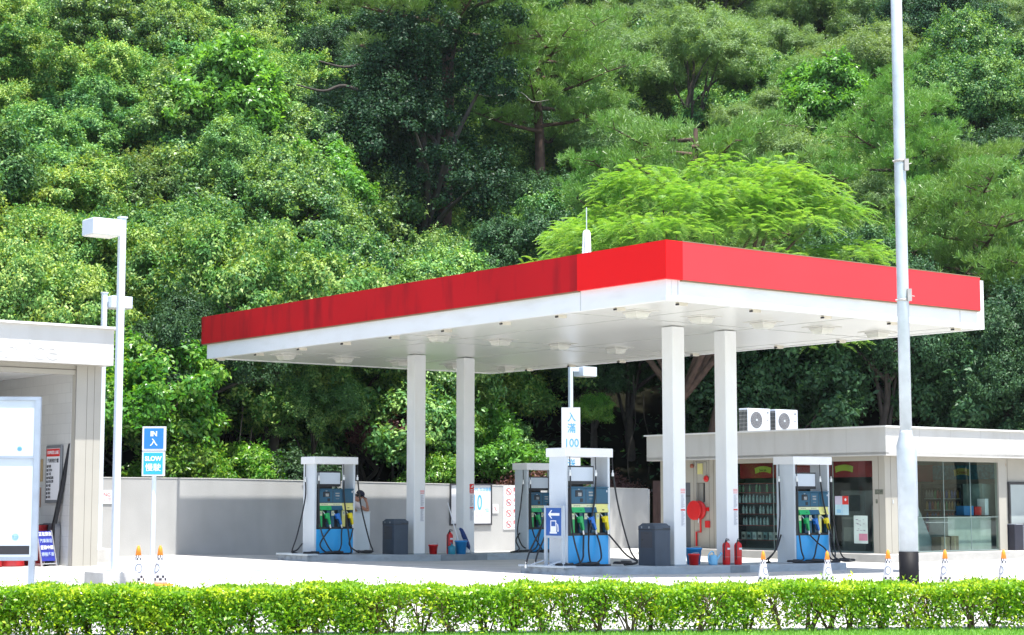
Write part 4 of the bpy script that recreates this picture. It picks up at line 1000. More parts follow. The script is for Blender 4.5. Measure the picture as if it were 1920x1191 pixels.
ct = st('counter', 'white shop counter with trays on it behind the right window', 'counter', 15.85, 6.1, .18)
mb = MB(); mb.box(-.85, .88, -.30, .30, 0, .86); mb.build('body', mat('counter_cream', (.50, .50, .46), .5), ct)
mb = MB(); mb.box(-.90, .90, -.33, .33, .861, .89); mb.build('worktop', M['dark'], ct)
for nm, lab, v, w_, h_, m in (('tray', 'blue plastic tray on the counter', 15.88, .20, .24, mat('tray_blue', (.02, .16, .40), .4)), ('tray', 'red plastic tray next to the blue one on the counter', 16.26, .14, .22, mat('tray_red', (.5, .01, .012), .4)), ('cup_dispenser', 'tall white paper cup by the window jamb', 16.62, .07, .42, M['paper'])):
    b = st(nm, lab, nm.replace('_', ' '), v, 5.95, 1.071); mb = MB(); mb.prismz([(-w_ * .9, -.1), (w_ * .9, -.1), (w_ * .9, .1), (-w_ * .9, .1)], 0, .02)
    mb.box(-w_, w_, -.12, -.10, 0, h_); mb.box(-w_, w_, .10, .12, 0, h_); mb.box(-w_, -w_ + .02, -.10, .10, .021, h_); mb.box(w_ - .02, w_, -.10, .10, .021, h_); mb.build('shell', m, b)
kf = st('kiosk_desk', 'narrow pale desk end inside the right window by the black pole', 'desk', 13.35, 6.0, .18)
mb = MB(); mb.box(-.5, .45, -.25, .25, .82, .86); mb.box(.40, .45, -.25, .25, 0, .82); mb.box(-.45, .40, .1, .12, .55, .82); mb.build('frame', mat('desk_pale', (.42, .45, .43), .5), kf)
pp = st('desk_notice', 'white sheet standing on the pale desk', 'notice', 13.55, 5.90, 1.041)
mb = MB(); mb.box(-.11, .11, 0, .01, 0, .26); mb.box(-.11, .11, .011, .06, 0, .008); mb.build('sheet', M['paper'], pp)
cr = st('wire_rack', 'grey stepped rack behind the pale desk', 'rack', 14.35, 6.3, .18)
mb = MB(); mb.prism([(-.35, 0), (.35, 0), (.35, .12), (-.28, 1.2), (-.35, 1.2)], -.28, -.26); mb.prism([(-.35, 0), (.35, 0), (.35, .12), (-.28, 1.2), (-.35, 1.2)], .26, .28)
for k in range(4): mb.box(-.3, .30 - .14 * k, -.2595, .2595, .1 + .28 * k, .12 + .28 * k)
mb.build('frame', MATS['rack_grey'], cr)
for nm, v, w_, h_, lab in (('cardboard_box', 14.75, .17, .36, 'cardboard box on the floor by the counter, left of two'), ('cardboard_box', 15.12, .15, .38, 'cardboard box touching the counter, right of two')):
    b = st(nm, lab, 'box', v, 5.72 + .12, .18, group='cardboard boxes on the shop floor'); mb = MB(); mb.box(-w_, w_, -.15, .15, 0, h_, b=.004); mb.build('carton', mat('cardboard', (.22, .16, .11), .8), b)
    mb = MB(); mb.box(-.02, .02, -.1525, -.1502, 0, h_ - .01); mb.build('tape', mat('tape', (.35, .28, .18), .4), b)

bc = st('black_cabinet', 'black cabinet outside the shop at the right edge of the photo', 'cabinet', 17.9, 5.5, .17)
mb = MB(); mb.box(-.78, 1.5, -.15, .20, 0, .66, b=.01); mb.build('body', mat('cabinet_black', (.018, .02, .035), .35, var=.2), bc)
mb = MB(); mb.box(-.43, -.42, -.1535, -.1505, .02, .65); mb.box(-.70, -.40, -.14, .16, .661, .675); mb.build('door_gap', M['galv'], bc)

# roof equipment
def condenser(v, u, label):
    t = st('air_conditioner', label, 'air conditioner', v, u, 3.0 - .3 + .3, group='air conditioners on the shop roof')
    t.location.z = 2.78 + .22
    mb = MB(); mb.box(-.45, .45, -.17, .19, .0, 1.03, b=.01); bd = mb.build('case', mat('ac_white', (.62, .66, .72), .4, var=.03), t)
    for z in (.70, .12):
        mb = MB(); mb.lathe([(.235 if z > .5 else .235, 0), (.20, -.006), (.05, -.008)], 26, 0, (0, 0, 0), rotM((-.12, -.1725, z), PI / 2)); f = mb.build('fan_grille', mat('grille_grey', (.13, .13, .14), .5, var=.3, scale=40), t)
        mb = MB()
        for r_ in (.07, .11, .15, .19, .23):
            pts = [(-.12 + r_ * math.cos(a), -.185, z + r_ * math.sin(a)) for a in np.linspace(0, 2 * PI, 25)]; mb.tube(pts, .003, 4)
        for a in np.linspace(0, 2 * PI, 17)[:-1]: mb.tube([(-.12 + .04 * math.cos(a), -.185, z + .04 * math.sin(a)), (-.12 + .235 * math.cos(a), -.182, z + .235 * math.sin(a))], .0025, 4)
        mb.build('grille_wires', mat('wire_grey', (.35, .36, .38), .5), f)
        mb = MB(); mb.lathe([(.035, 0), (.03, .008)], 14, 0, (0, 0, 0), rotM((-.12, -.19, z), PI / 2)); mb.build('hub', M['galv'], f)
        if z < .5: 
            for q in [f] + children(f):
                pass
    mb = MB(); mb.box(.30, .38, -.1745, -.1705, .90, .93); mb.box(.30, .38, -.1745, -.1705, .30, .33); mb.box(-.34, -.26, -.1745, -.1705, .36, .39); mb.box(.29, .37, -.1738, -.1705, .70, .72); mb.build('vent_mark', M['ink_dark'], t)
    mb = MB()
    for k in range(9): mb.box(-.4565, -.4505, -.15, .17, .06 + k * .11, .068 + k * .11)
    for k in range(7): mb.box(-.4565, -.4505, -.15 + k * .053, -.145 + k * .053, .05, .98)
    mb.build('coil_guard', mat('guard_pale', (.5, .5, .48), .5), t)
    mb = MB(); mb.box(-.4503, -.447, -.15, .17, .05, .98); mb.build('coil', M['dark'], t)
    return t
condenser(15.02, 12.5, 'white air conditioner on the shop roof, nearest the column')
condenser(16.15, 12.5, 'white air conditioner on the shop roof, away from the column')
t = st('roof_tarpaulin', 'low green covered tray on the shop roof by the column', 'tray', 13.0, 12.6, 3.0)
mb = MB(); mb.prism([(-.45, .16), (-.40, .22), (.42, .24), (.5, .19), (.4, .15)], -.2, .2); mb.build('cover', mat('tarp_green', (.10, .32, .20), .6), t)
mb = MB(); mb.box(-.38, -.34, -.15, .15, 0, .15); mb.box(.34, .38, -.15, .15, 0, .15); mb.box(-.02, .02, -.15, .15, 0, .15); mb.build('legs', M['joint'], t)

# ------------------------------------------------------------------ wash bay at the left
bay = st('wash_bay', 'tall pale service bay building with an open front at the left', 'building', -8, 17, 0)
BO = (-8, 17, 0); g0 = gz(-4.5)
blk = brick_mat('bay_blockwork', (.54, .54, .52), (.44, .44, .43), 1, bw=.45, bh=.225, ms=.006)
blk2 = brick_mat('bay_blockwork_front', (.50, .50, .48), (.34, .34, .33), 0, bw=.45, bh=.225, ms=.006)
mb = MB(); mb.box(-14, -4.36, 13.08, 13.22, 4.40, 5.20); mb.box(-4.50, -4.36, 13.221, 23, 4.40, 5.20); mb.box(-14, -4.5, 13.23, 23, 4.90, 4.95); mb.build('fascia', M['shop_fascia'], bay, BO)
mb = MB(); mb.box(-14, -4.20, 12.98, 13.28, 5.201, 5.245); mb.box(-4.56, -4.20, 13.281, 23, 5.201, 5.245); mb.build('roof_edge', M['shop_cap'], bay, BO)
mb = MB(); mb.box(-5.0, -4.41, 13.56, 13.76, .0, 4.6); mb.box(-14, -5.0, 13.60, 13.72, 4.20, 4.6); mb.box(-14, -4.42, 13.224, 13.598, 4.41, 4.44); mb.build('door_surround', M['beige'], bay, BO)
mb = MB(); mb.box(-4.745, -4.738, 13.557, 13.5595, 0, 4.4); mb.box(-4.575, -4.568, 13.557, 13.5595, 0, 4.4); mb.box(-5.012, -4.997, 13.555, 13.5595, 0, 4.4); mb.box(-14, -5.0, 13.594, 13.5995, 4.30, 4.32); mb.build('panel_groove', MATS['groove'], bay, BO)
mb = MB(); mb.box(-5.01, -4.42, 13.762, 23, 0, 4.6); mb.build('side_wall', blk, bay, BO)
mb = MB(); mb.box(-14, -5.012, 22.8, 23, 0, 4.6); mb.box(-14, -13.8, 13.8, 22.79, 0, 4.6); mb.build('back_wall', blk2, bay, BO)
mb = MB(); mb.box(-13.8, -5.012, 13.73, 22.79, 4.28, 4.34); mb.build('ceiling', M['white'], bay, BO)
text('Service', .62, mat('ghost_letters', (.60, .59, .565), .5), bay, (-6.55 + 8, 13.075 - 17, 4.66), bold=.01)
bl = st('menu_board', 'grey framed price board headed EXPRESS LUBE on the inner bay wall', 'board', -5.015, 14.53, 1.40)
bl.rotation_euler = (0, 0, PHI - PI / 2)
mb = MB(); mb.box(-.42, .42, -.05, 0, 0, 1.28, b=.02); mb.build('frame', mat('board_grey', (.16, .17, .18), .5), bl)
mb = MB(); mb.box(-.35, .35, -.055, -.0505, .07, 1.21); f = mb.build('face', M['paper'], bl)
mb = MB(); mb.box(-.35, .35, -.058, -.0555, 1.03, 1.20); hd = mb.build('red_header', M['ink_red'], f)
text('EXPRESS LUBE', .10, M['paper'], hd, (.0, -.06, 1.115), bold=.02, sx=.95)
text('汽車美容打蠟', .10, M['ink_dark'], f, (.0, -.057, .93), bold=.01)
for k, s_ in enumerate(['吸塵', '洗車水', '打蠟', '換機油隔', '清洗引擎', '內籠', '換水', '補呔', '電池']):
    z = .81 - k * .085
    mb = MB(); mb.box(-.33, -.26, -.0575, -.0555, z - .03, z + .03); mb.build('bullet', M['ink_dark'], f)
    text(s_, .07, M['ink_dark'], f, (-.24, -.057, z), align='LEFT', bold=.01)
pb = st('steel_bar', 'long black bar leaning against the inner bay wall', 'bar', -5.25, 14.35, g0)
mb = MB(); mb.box(-.04, .04, -.04, .04, 0, 2.95, 0, Matrix.Rotation(R(6), 4, 'Y') @ Matrix.Rotation(R(11), 4, 'X')); mb.build('bar', M['black'], pb)
af = st('a_frame_sign', 'folding A frame sign with blue and white characters in the bay', 'sign', -5.45, 14.05, g0, R(22))
T1 = Matrix.Rotation(R(-14), 4, 'X')
mb = MB(); mb.box(-.20, .20, 0, .02, .12, .78, 0, rotM((0, -.20, 0), R(-14))); mb.build('board', mat('a_frame_blue', (.03, .04, .30), .4), af)
mb = MB()
for x in (-.22, .22):
    mb.box(x - .012, x + .012, -.005, .025, 0, .80, 0, rotM((0, -.20, 0), R(-14))); mb.box(x - .012, x + .012, -.01, .015, 0, .80, 0, rotM((0, .20, 0), R(14)))
mb.box(-.22, .22, -.01, .01, .05, .07, 0, rotM((0, -.20, 0), R(-14))); mb.box(-.2, .2, -.19, .19, .045, .055)
mb.build('frame', M['silver'], af)
for k, s_ in enumerate(['正在清洗', '汽車美容', '服務中請', '稍候多謝']):
    text(s_, .095, M['paper'] if k % 2 == 0 else mat('pale_blue_ink', (.35, .42, .75), .5), af, (0, -.205 + math.tan(R(14)) * (.70 - k * .145) - .008, .69 - k * .145), bold=.02, tilt=R(-14))
def drum(v, u, label):
    t = st('oil_drum', label, 'drum', v, u, g0, group='red drums in the bay'); mb = MB()
    mb.lathe([(.28, 0), (.295, .01), (.28, .03), (.28, .27), (.295, .29), (.28, .31), (.28, .56), (.295, .58), (.28, .60), (.28, .86), (.295, .88), (.28, .885), (.26, .87)], 26)
    mb.build('shell', mat('drum_red', (.30, .012, .014), .5, var=.3, scale=5), t)
    mb = MB(); mb.lathe([(.04, 0), (.04, .03)], 10, 0, (.15, 0, .87)); mb.build('bung', M['joint'], t)
drum(-5.40, 14.66, 'red oil drum standing directly behind the A frame sign'); drum(-6.02, 14.42, 'red oil drum left of the A frame sign, partly behind the pale board'); drum(-6.62, 14.2, 'red oil drum mostly hidden behind the pale board')
dc = st('grey_crate', 'dark grey upright panel behind the leaning bar', 'panel', -5.10, 14.45, g0)
mb = MB(); mb.box(-.06, .06, -.33, .33, 0, .92, b=.01); mb.box(-.065, -.0605, -.33, .33, .40, .42); mb.build('panel', mat('crate_grey', (.09, .095, .11), .6), dc)
for k, (u, z, h, m, lab) in enumerate(((15.35, 1.88, .50, mat('cork', (.38, .28, .15), .8), 'tan clipboard on the bay wall beside the board'), (15.42, 1.30, .45, mat('cork2', (.30, .18, .12), .8), 'brown framed notice under the tan clipboard'))):
    t = st('wall_frame', lab, 'frame', -5.015, u, z); t.rotation_euler = (0, 0, PHI - PI / 2)
    mb = MB(); mb.box(-.16, .16, -.03, 0, 0, h, b=.005); mb.build('board', m, t)
hk = st('hanging_hook', 'small hook with a yellow grip hanging from the bay ceiling', 'hook', -6.0, 16.2, 4.27)
mb = MB(); mb.tube([(0, 0, 0), (0, 0, -.55)], .008, 6); mb.build('cord', M['ink_dark'], hk); mb = MB(); mb.lathe([(.0, -.2), (.05, -.15), (.05, -.05), (.0, .12)], 10, 0, (0, 0, -.55)); mb.build('grip', mat('grip_yellow', (.45, .38, .12), .5), hk)

# ------------------------------------------------------------------ the attendant leaning on the cabinet
def skin_obj(name, vs, es, rs, m, parent, sub=2):
    me = bpy.data.meshes.new(name); me.from_pydata([tuple(v) for v in vs], es, []); me.materials.append(m)
    o = bpy.data.objects.new(name, me); col.objects.link(o); o.parent = parent
    md = o.modifiers.new('skin', 'SKIN'); 
    for i, r in enumerate(rs):
        sv = me.skin_vertices[0].data[i]; sv.radius = (r, r) if not isinstance(r, tuple) else r
    me.skin_vertices[0].data[0].use_root = True
    md.use_smooth_shade = True
    s = o.modifiers.new('sub', 'SUBSURF'); s.levels = sub; s.render_levels = sub
    return o
pe = st('person', 'attendant in navy cap and white shirt resting chin on hand over the white cabinet', 'person', 1.74, 13.56, gz(1.4))
J = dict(hip=(.02, 0, .92), waist=(.08, -.03, 1.05), chest=(.24, -.10, 1.26), neck=(.40, -.17, 1.40), head1=(.475, -.20, 1.455), head2=(.53, -.225, 1.52), crown=(.53, -.215, 1.59),
         lhip=(.02, .09, .90), lknee=(.05, .12, .48), lank=(-.02, .13, .08), ltoe=(.14, .12, .04), rhip=(.02, -.09, .90), rknee=(.10, -.13, .49), rank=(.02, -.14, .08), rtoe=(.18, -.15, .04),
         lsh=(.32, .03, 1.34), lelb=(.50, -.13, 1.14), lwr=(.30, -.34, 1.13), rsh=(.34, -.30, 1.33), relb=(.66, -.40, 1.15), rwr=(.655, -.335, 1.36), rpalm=(.635, -.30, 1.43), lpalm=(.24, -.38, 1.13))
K = list(J); idx = {k: i for i, k in enumerate(K)}
E_ = [('hip', 'waist'), ('waist', 'chest'), ('chest', 'neck'), ('neck', 'head1'), ('head1', 'head2'), ('head2', 'crown'), ('hip', 'lhip'), ('lhip', 'lknee'), ('lknee', 'lank'), ('lank', 'ltoe'), ('hip', 'rhip'), ('rhip', 'rknee'), ('rknee', 'rank'), ('rank', 'rtoe'),
      ('chest', 'lsh'), ('lsh', 'lelb'), ('lelb', 'lwr'), ('lwr', 'lpalm'), ('chest', 'rsh'), ('rsh', 'relb'), ('relb', 'rwr'), ('rwr', 'rpalm')]
RR = dict(hip=.13, waist=.12, chest=.14, neck=.055, head1=.078, head2=.088, crown=.07, lhip=.085, lknee=.055, lank=.038, ltoe=.035, rhip=.085, rknee=.055, rank=.038, rtoe=.035, lsh=.055, lelb=.040, lwr=.026, rsh=.055, relb=.042, rwr=.027, rpalm=.034, lpalm=.034)
vs = [J[k] for k in K]; es = [(idx[a], idx[b]) for a, b in E_]; rs = [RR[k] for k in K]
def fingers(base, dirv, side, curl):
    b = Vector(base); d = Vector(dirv).normalized(); s = Vector(side).normalized(); c = Vector(curl).normalized()
    for k, L in enumerate((.060, .070, .066, .052)):
        p0 = b + s * (.024 - .016 * k) + d * .03; p1 = p0 + d * L * .5 + c * .01; p2 = p1 + d * L * .35 + c * .025
        i0 = len(vs); vs.extend([tuple(p0), tuple(p1), tuple(p2)]); rs.extend([.009, .0085, .0075]); return_edges.extend([(i0, i0 + 1), (i0 + 1, i0 + 2)]); roots.append(i0)
    i0 = len(vs); p0 = b + s * .03; p1 = p0 + s * .02 + d * .03; vs.extend([tuple(p0), tuple(p1)]); rs.extend([.011, .009]); return_edges.append((i0, i0 + 1)); roots.append(i0)
return_edges = []; roots = []
n0 = len(vs); fingers(J['rpalm'], (-.3, .25, .75), (.6, -.5, .1), (-.6, .4, 0)); r_roots = list(roots); roots = []
fingers(J['lpalm'], (-.7, -.5, 0), (.3, -.5, .1), (0, 0, -1))
es += return_edges + [(idx['rpalm'], i) for i in r_roots] + [(idx['lpalm'], i) for i in roots]
i0 = len(vs); vs.append((.615, -.262, 1.505)); rs.append(.014); es.append((idx['head2'], i0))       # nose
i0 = len(vs); vs.append((.565, -.245, 1.42)); rs.append(.032); es.append((idx['head1'], i0))        # chin
body = skin_obj('body', vs, es, rs, M['skin'], pe, 2)
def cloth(name, keys, edges, rr, m):
    ii = {k: i for i, k in enumerate(keys)}
    return skin_obj(name, [J[k] for k in keys], [(ii[a], ii[b]) for a, b in edges], rr, m, pe, 2)
J['lsl'] = (.41, -.05, 1.235); J['rsl'] = (.50, -.35, 1.235); J['collar'] = (.36, -.155, 1.365)
cloth('shirt', ['chest', 'waist', 'hip', 'collar', 'lsh', 'lsl', 'rsh', 'rsl'], [('chest', 'waist'), ('waist', 'hip'), ('chest', 'collar'), ('chest', 'lsh'), ('lsh', 'lsl'), ('chest', 'rsh'), ('rsh', 'rsl')], [.165, .145, .15, .085, .08, .066, .08, .068], M['shirt'])
J['ltr'] = (-.01, .13, .12); J['rtr'] = (.03, -.14, .12)
cloth('trousers', ['hip', 'lhip', 'lknee', 'ltr', 'rhip', 'rknee', 'rtr'], [('hip', 'lhip'), ('lhip', 'lknee'), ('lknee', 'ltr'), ('hip', 'rhip'), ('rhip', 'rknee'), ('rknee', 'rtr')], [.145, .105, .075, .065, .105, .075, .065], M['trousers'])
mb = MB(); Th = rotM((.535, -.225, 1.545), 0, R(28), R(-25))
mb.lathe([(.108, -.01), (.110, .02), (.098, .065), (.065, .098), (.02, .11), (.0, .112)], 20, 0, (0, 0, 0), Th)
mb.prismz([(.06, -.09), (.14, -.075), (.19, -.03), (.195, .03), (.15, .075), (.06, .09)], -.012, .0, 0, Th)
cp_ = mb.build('cap', M['cap'], pe)
mb = MB(); mb.box(.085, .112, -.02, .02, .03, .06, 0, Th); mb.build('cap_badge', M['paper'], cp_)
mb = MB(); mb.lathe([(.0, -.085), (.06, -.07), (.096, -.02), (.101, .01)], 16, 0, (0, 0, 0), rotM((.51, -.21, 1.53), 0, R(20), R(-25))); mb.build('hair', M['hair'], pe)
mb = MB()
for s_ in (-1, 1):
    p = Th @ Vector((.088, s_ * .032, -.045)); mb.lathe([(.0, -.007), (.009, 0), (.0, .007)], 8, 0, tuple(p))
mb.build('eyes', M['ink_dark'], pe)
mb = MB(); mb.lathe([(0, -.02), (.02, -.008), (.022, .008), (0, .02)], 8, 0, tuple(Th @ Vector((-.01, -.098, -.05)))); mb.lathe([(0, -.02), (.02, -.008), (.022, .008), (0, .02)], 8, 0, tuple(Th @ Vector((-.01, .098, -.05)))); mb.build('ears', M['skin'], pe)
mb = MB(); mb.box(-.06, .17, -.045, .045, 0, .07, 0, rotM((.0, .13, 0)), b=.02); mb.box(-.06, .17, -.045, .045, 0, .07, 0, rotM((.04, -.145, 0)), b=.02); mb.build('shoes', M['black'], pe)
# ------------------------------------------------------------------ vegetation
LM = {}
LM['leafy'] = leaf_mat('leaf_fresh_green', (.058, .15, .040), (.165, .325, .080), tip=(.40, .47, .13), tip_amt=.65, transl=.27, rough=.48, spec=.25, vary=.32)
LM['leafy2'] = leaf_mat('leaf_mid_green', (.044, .13, .045), (.125, .27, .080), tip=(.28, .41, .12), tip_amt=.6, transl=.25, rough=.45, spec=.25, vary=.32)
LM['vine'] = leaf_mat('leaf_climber', (.036, .10, .038), (.11, .24, .070), tip=(.30, .42, .12), tip_amt=.65, transl=.27, rough=.40, vary=.25, spec=.38)
LM['olive'] = leaf_mat('leaf_grey_green', (.10, .18, .07), (.19, .30, .10), tip=(.22, .32, .10), tip_amt=.5, transl=.3, rough=.5, vary=.15)
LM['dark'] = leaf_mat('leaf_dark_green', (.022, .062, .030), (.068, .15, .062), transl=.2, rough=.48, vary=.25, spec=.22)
LM['bright'] = leaf_mat('leaf_bright_green', (.09, .24, .04), (.18, .39, .075), transl=.38, rough=.35, vary=.1)
LM['creeper'] = leaf_mat('creeper_leaf', (.010, .032, .016), (.034, .085, .036), transl=.18, rough=.5, vary=.0, spec=.2)
LM['pine'] = leaf_mat('pine_needles', (.10, .19, .042), (.22, .36, .082), tip=(.10, .30, .05), tip_amt=.5, transl=.2, rough=.4, vary=.12)
LM['feather'] = leaf_mat('feathery_leaf', (.112, .262, .052), (.22, .385, .086), tip=(.33, .45, .13), tip_amt=.5, transl=.36, rough=.45, vary=.03)
LM['shrub'] = leaf_mat('shrub_leaf', (.04, .16, .02), (.12, .30, .04), tip=(.30, .40, .08), tip_amt=.4, transl=.35, rough=.33, vary=.2)
LM['grey_leaf'] = leaf_mat('tired_leaf', (.13, .15, .07), (.22, .22, .10), tip=(.30, .20, .12), tip_amt=.6, transl=.25, rough=.5, vary=.1)
LM['rusty'] = leaf_mat('withered_leaf', (.08, .03, .03), (.16, .07, .06), transl=.2, rough=.6, vary=.1)
LM['hedge'] = leaf_mat('hedge_leaf', (.075, .22, .016), (.24, .46, .03), tip=(.50, .58, .05), tip_amt=.6, transl=.42, rough=.32, vary=.0, pscale=2.0)
LM['grass'] = leaf_mat('grass_blade', (.10, .25, .03), (.22, .38, .06), transl=.3, rough=.5, vary=0)
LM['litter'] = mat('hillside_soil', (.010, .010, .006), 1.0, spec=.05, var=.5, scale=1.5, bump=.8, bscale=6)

def np_mesh(name, V, Fq, m):
    me = bpy.data.meshes.new(name)
    nv, nf = len(V), len(Fq); k = Fq.shape[1]
    me.vertices.add(nv); me.vertices.foreach_set('co', V.astype(np.float32).ravel())
    me.loops.add(nf * k); me.loops.foreach_set('vertex_index', Fq.astype(np.int32).ravel())
    me.polygons.add(nf); me.polygons.foreach_set('loop_start', np.arange(0, nf * k, k, dtype=np.int32)); me.polygons.foreach_set('loop_total', np.full(nf, k, dtype=np.int32))
    me.update(calc_edges=True); me.materials.append(m)
    return me

def norm(a): return a / (np.linalg.norm(a, axis=1, keepdims=True) + 1e-9)

def leaves(C, N, L, Wd, rng, T=None, fold=.18, droop=.15, lv=.35):
    n = len(C); N = norm(N)
    if T is None: T = rng.normal(size=(n, 3))
    T = norm(T - N * np.sum(T * N, axis=1, keepdims=True)); B = np.cross(N, T)
    s = (1 - lv + 2 * lv * rng.random((n, 1))); l = L * s; w = Wd * s
    a = C; b = C + T * l * .45 + B * w * .5 + N * w * fold; c = C + T * l - N * l * droop; d = C + T * l * .45 - B * w * .5 + N * w * fold
    V = np.stack([a, b, c, d], axis=1).reshape(-1, 3)
    Fq = np.arange(n * 4).reshape(n, 4)
    return V, Fq

def sph(rng, n, zmin=-1.0):
    z = rng.uniform(zmin, 1, n); a = rng.uniform(0, 2 * PI, n); r = np.sqrt(1 - z * z)
    return np.stack([r * np.cos(a), r * np.sin(a), z], axis=1)

def crown_pts(rng, rx, ry, rz, nl, lr, ns, sr, n, lobes=None):
    """leaf places and outward directions: big lobes carry small clumps, clumps carry leaves"""
    if lobes is None:
        d = sph(rng, nl, -.35); q = rng.uniform(.45, .85, (nl, 1)); lobes = d * q * np.array([[rx, ry, rz]])
    nl = len(lobes); LR = lr * rng.uniform(.7, 1.25, nl)
    d = sph(rng, nl * ns, -.55); li = np.repeat(np.arange(nl), ns)
    S = lobes[li] + d * LR[li][:, None] * rng.uniform(.75, 1.05, (nl * ns, 1)) * np.array([[1, 1, .85]])
    SR = sr * rng.uniform(.55, 1.3, nl * ns)
    # drop clumps that sit deep inside another lobe
    D = np.linalg.norm(S[:, None, :] - lobes[None], axis=2) / LR[None]; keep = D.min(axis=1) > .62
    S, SR, d0 = S[keep], SR[keep], d[keep]
    p = SR ** 2 / np.sum(SR ** 2); ci = rng.choice(len(S), n, p=p)
    dd = sph(rng, n, -.7); rr = rng.uniform(.35, 1.05, (n, 1)) ** .6
    C = S[ci] + dd * SR[ci][:, None] * rr * np.array([[1, 1, .75]]) + rng.normal(size=(n, 3)) * SR[ci][:, None] * np.array([[.24, .24, .18]])
    # loose sprays that stick out of the clumps
    ns_ = len(S) * 3; sc_i = rng.integers(0, len(S), ns_); sdir = norm(d0[sc_i] * .9 + rng.normal(size=(ns_, 3)) * .5 + np.array([[0, 0, .35]])); sl_ = SR[sc_i] * rng.uniform(1.0, 2.3, ns_)
    sp_i = rng.integers(0, ns_, n); use = rng.random(n) < .33; tt = rng.random(n)
    Cs = S[sc_i[sp_i]] + sdir[sp_i] * (sl_[sp_i] * tt)[:, None] + rng.normal(size=(n, 3)) * .05
    C = np.where(use[:, None], Cs, C)
    N = dd * .7 + d0[ci] * .5 + np.array([[0, 0, .45]]) + rng.normal(size=(n, 3)) * .42
    young = np.clip((rr[:, 0] - .75) * 3, 0, 1) * np.clip(dd[:, 2] * .6 + d0[ci][:, 2] * .6 + .1, 0, 1)
    return C, N, S, young

def trunk_mesh(name, rng, h, r, targets, m, lean=(0, 0), nl=7, wig=.12):
    mb = MB(); top = h
    pts = [(0, 0, -2.5)]; k = 6
    for i in range(1, k + 1):
        t = i / k; pts.append((lean[0] * t + rng.normal() * wig * t, lean[1] * t + rng.normal() * wig * t, top * t))
    mb.tube(smooth_pts(pts, 3), [r * (1 - .65 * i / (k * 3)) for i in range(k * 3 + 1)], 8)
    if len(targets):
        for j in rng.choice(len(targets), min(nl, len(targets)), replace=False):
            tg = Vector(targets[j]); i = rng.integers(2, k + 1); p = Vector(pts[i])
            mid = (p + tg) / 2 + Vector((rng.normal() * .2, rng.normal() * .2, .25))
            q = smooth_pts([p, mid, tg], 4); mb.tube(q, [r * .42 * (1 - .8 * a / (len(q) - 1)) for a in range(len(q))], 6)
    o = mb.build(name, m); me = o.data; bpy.data.objects.remove(o)
    return me

PROTO = {}
def proto(kind, seed, n, L, Wd, dims, nl, lr, ns, sr, m, h, r, bark='bark', squash=1.0, lobes=None, **kw):
    rng = np.random.default_rng(seed)
    C, N, S, yg = crown_pts(rng, *dims, nl, lr, ns, sr, n, lobes)
    C[:, 2] += h
    V, Fq = leaves(C, N, L, Wd, rng, **kw)
    S2 = S[::7].copy(); S2[:, 2] += h
    cme = np_mesh('crown', V, Fq, m); at = cme.attributes.new('young', 'FLOAT', 'POINT'); at.data.foreach_set('value', np.repeat(yg, 4).astype(np.float32))
    PROTO.setdefault(kind, []).append((cme, trunk_mesh('trunk', rng, h - dims[2] * .2, r, S2, M[bark], nl=9)))

# broadleaf kinds; crown centre at height h, crown half sizes dims
for s in (1, 2, 3): proto('leafy', s, 90000, .098, .052, (2.8, 2.8, 2.0), 19, .85, 22, .27, LM['leafy'], 3.9, .18)
for s in (4, 5): proto('leafy2', s, 80000, .11, .055, (2.7, 2.7, 2.2), 17, .9, 22, .29, LM['leafy2'], 3.9, .18)
for s in (6, 7): proto('vine', s, 90000, .085, .058, (2.5, 2.5, 2.3), 13, 1.15, 36, .24, LM['vine'], 3.0, .2)
for s in (8, 9): proto('olive', s, 80000, .15, .022, (2.8, 2.8, 1.9), 19, .85, 24, .27, LM['olive'], 4.0, .16, fold=.05, droop=.05)
for s in (10, 11): proto('dark', s, 75000, .10, .05, (2.6, 2.6, 2.6), 17, .9, 24, .28, LM['dark'], 3.9, .2)
proto('bright', 12, 40000, .19, .085, (2.1, 2.1, 2.2), 14, .75, 18, .32, LM['bright'], 4.0, .15)
proto('tired', 13, 60000, .13, .035, (2.4, 2.4, 1.7), 15, .8, 24, .26, LM['grey_leaf'], 3.3, .15)
for s in (14, 15): proto('hbush', s, 32000, .095, .052, (1.7, 1.7, 1.1), 10, .62, 20, .22, LM['leafy'], 1.5, .07)
for s in (16,): proto('hbush', s, 32000, .09, .055, (1.8, 1.6, 1.2), 10, .65, 20, .22, LM['vine'], 1.5, .07)
for s in (17,): proto('hbush', s, 32000, .11, .05, (1.7, 1.6, 1.1), 10, .62, 20, .24, LM['leafy2'], 1.5, .07)

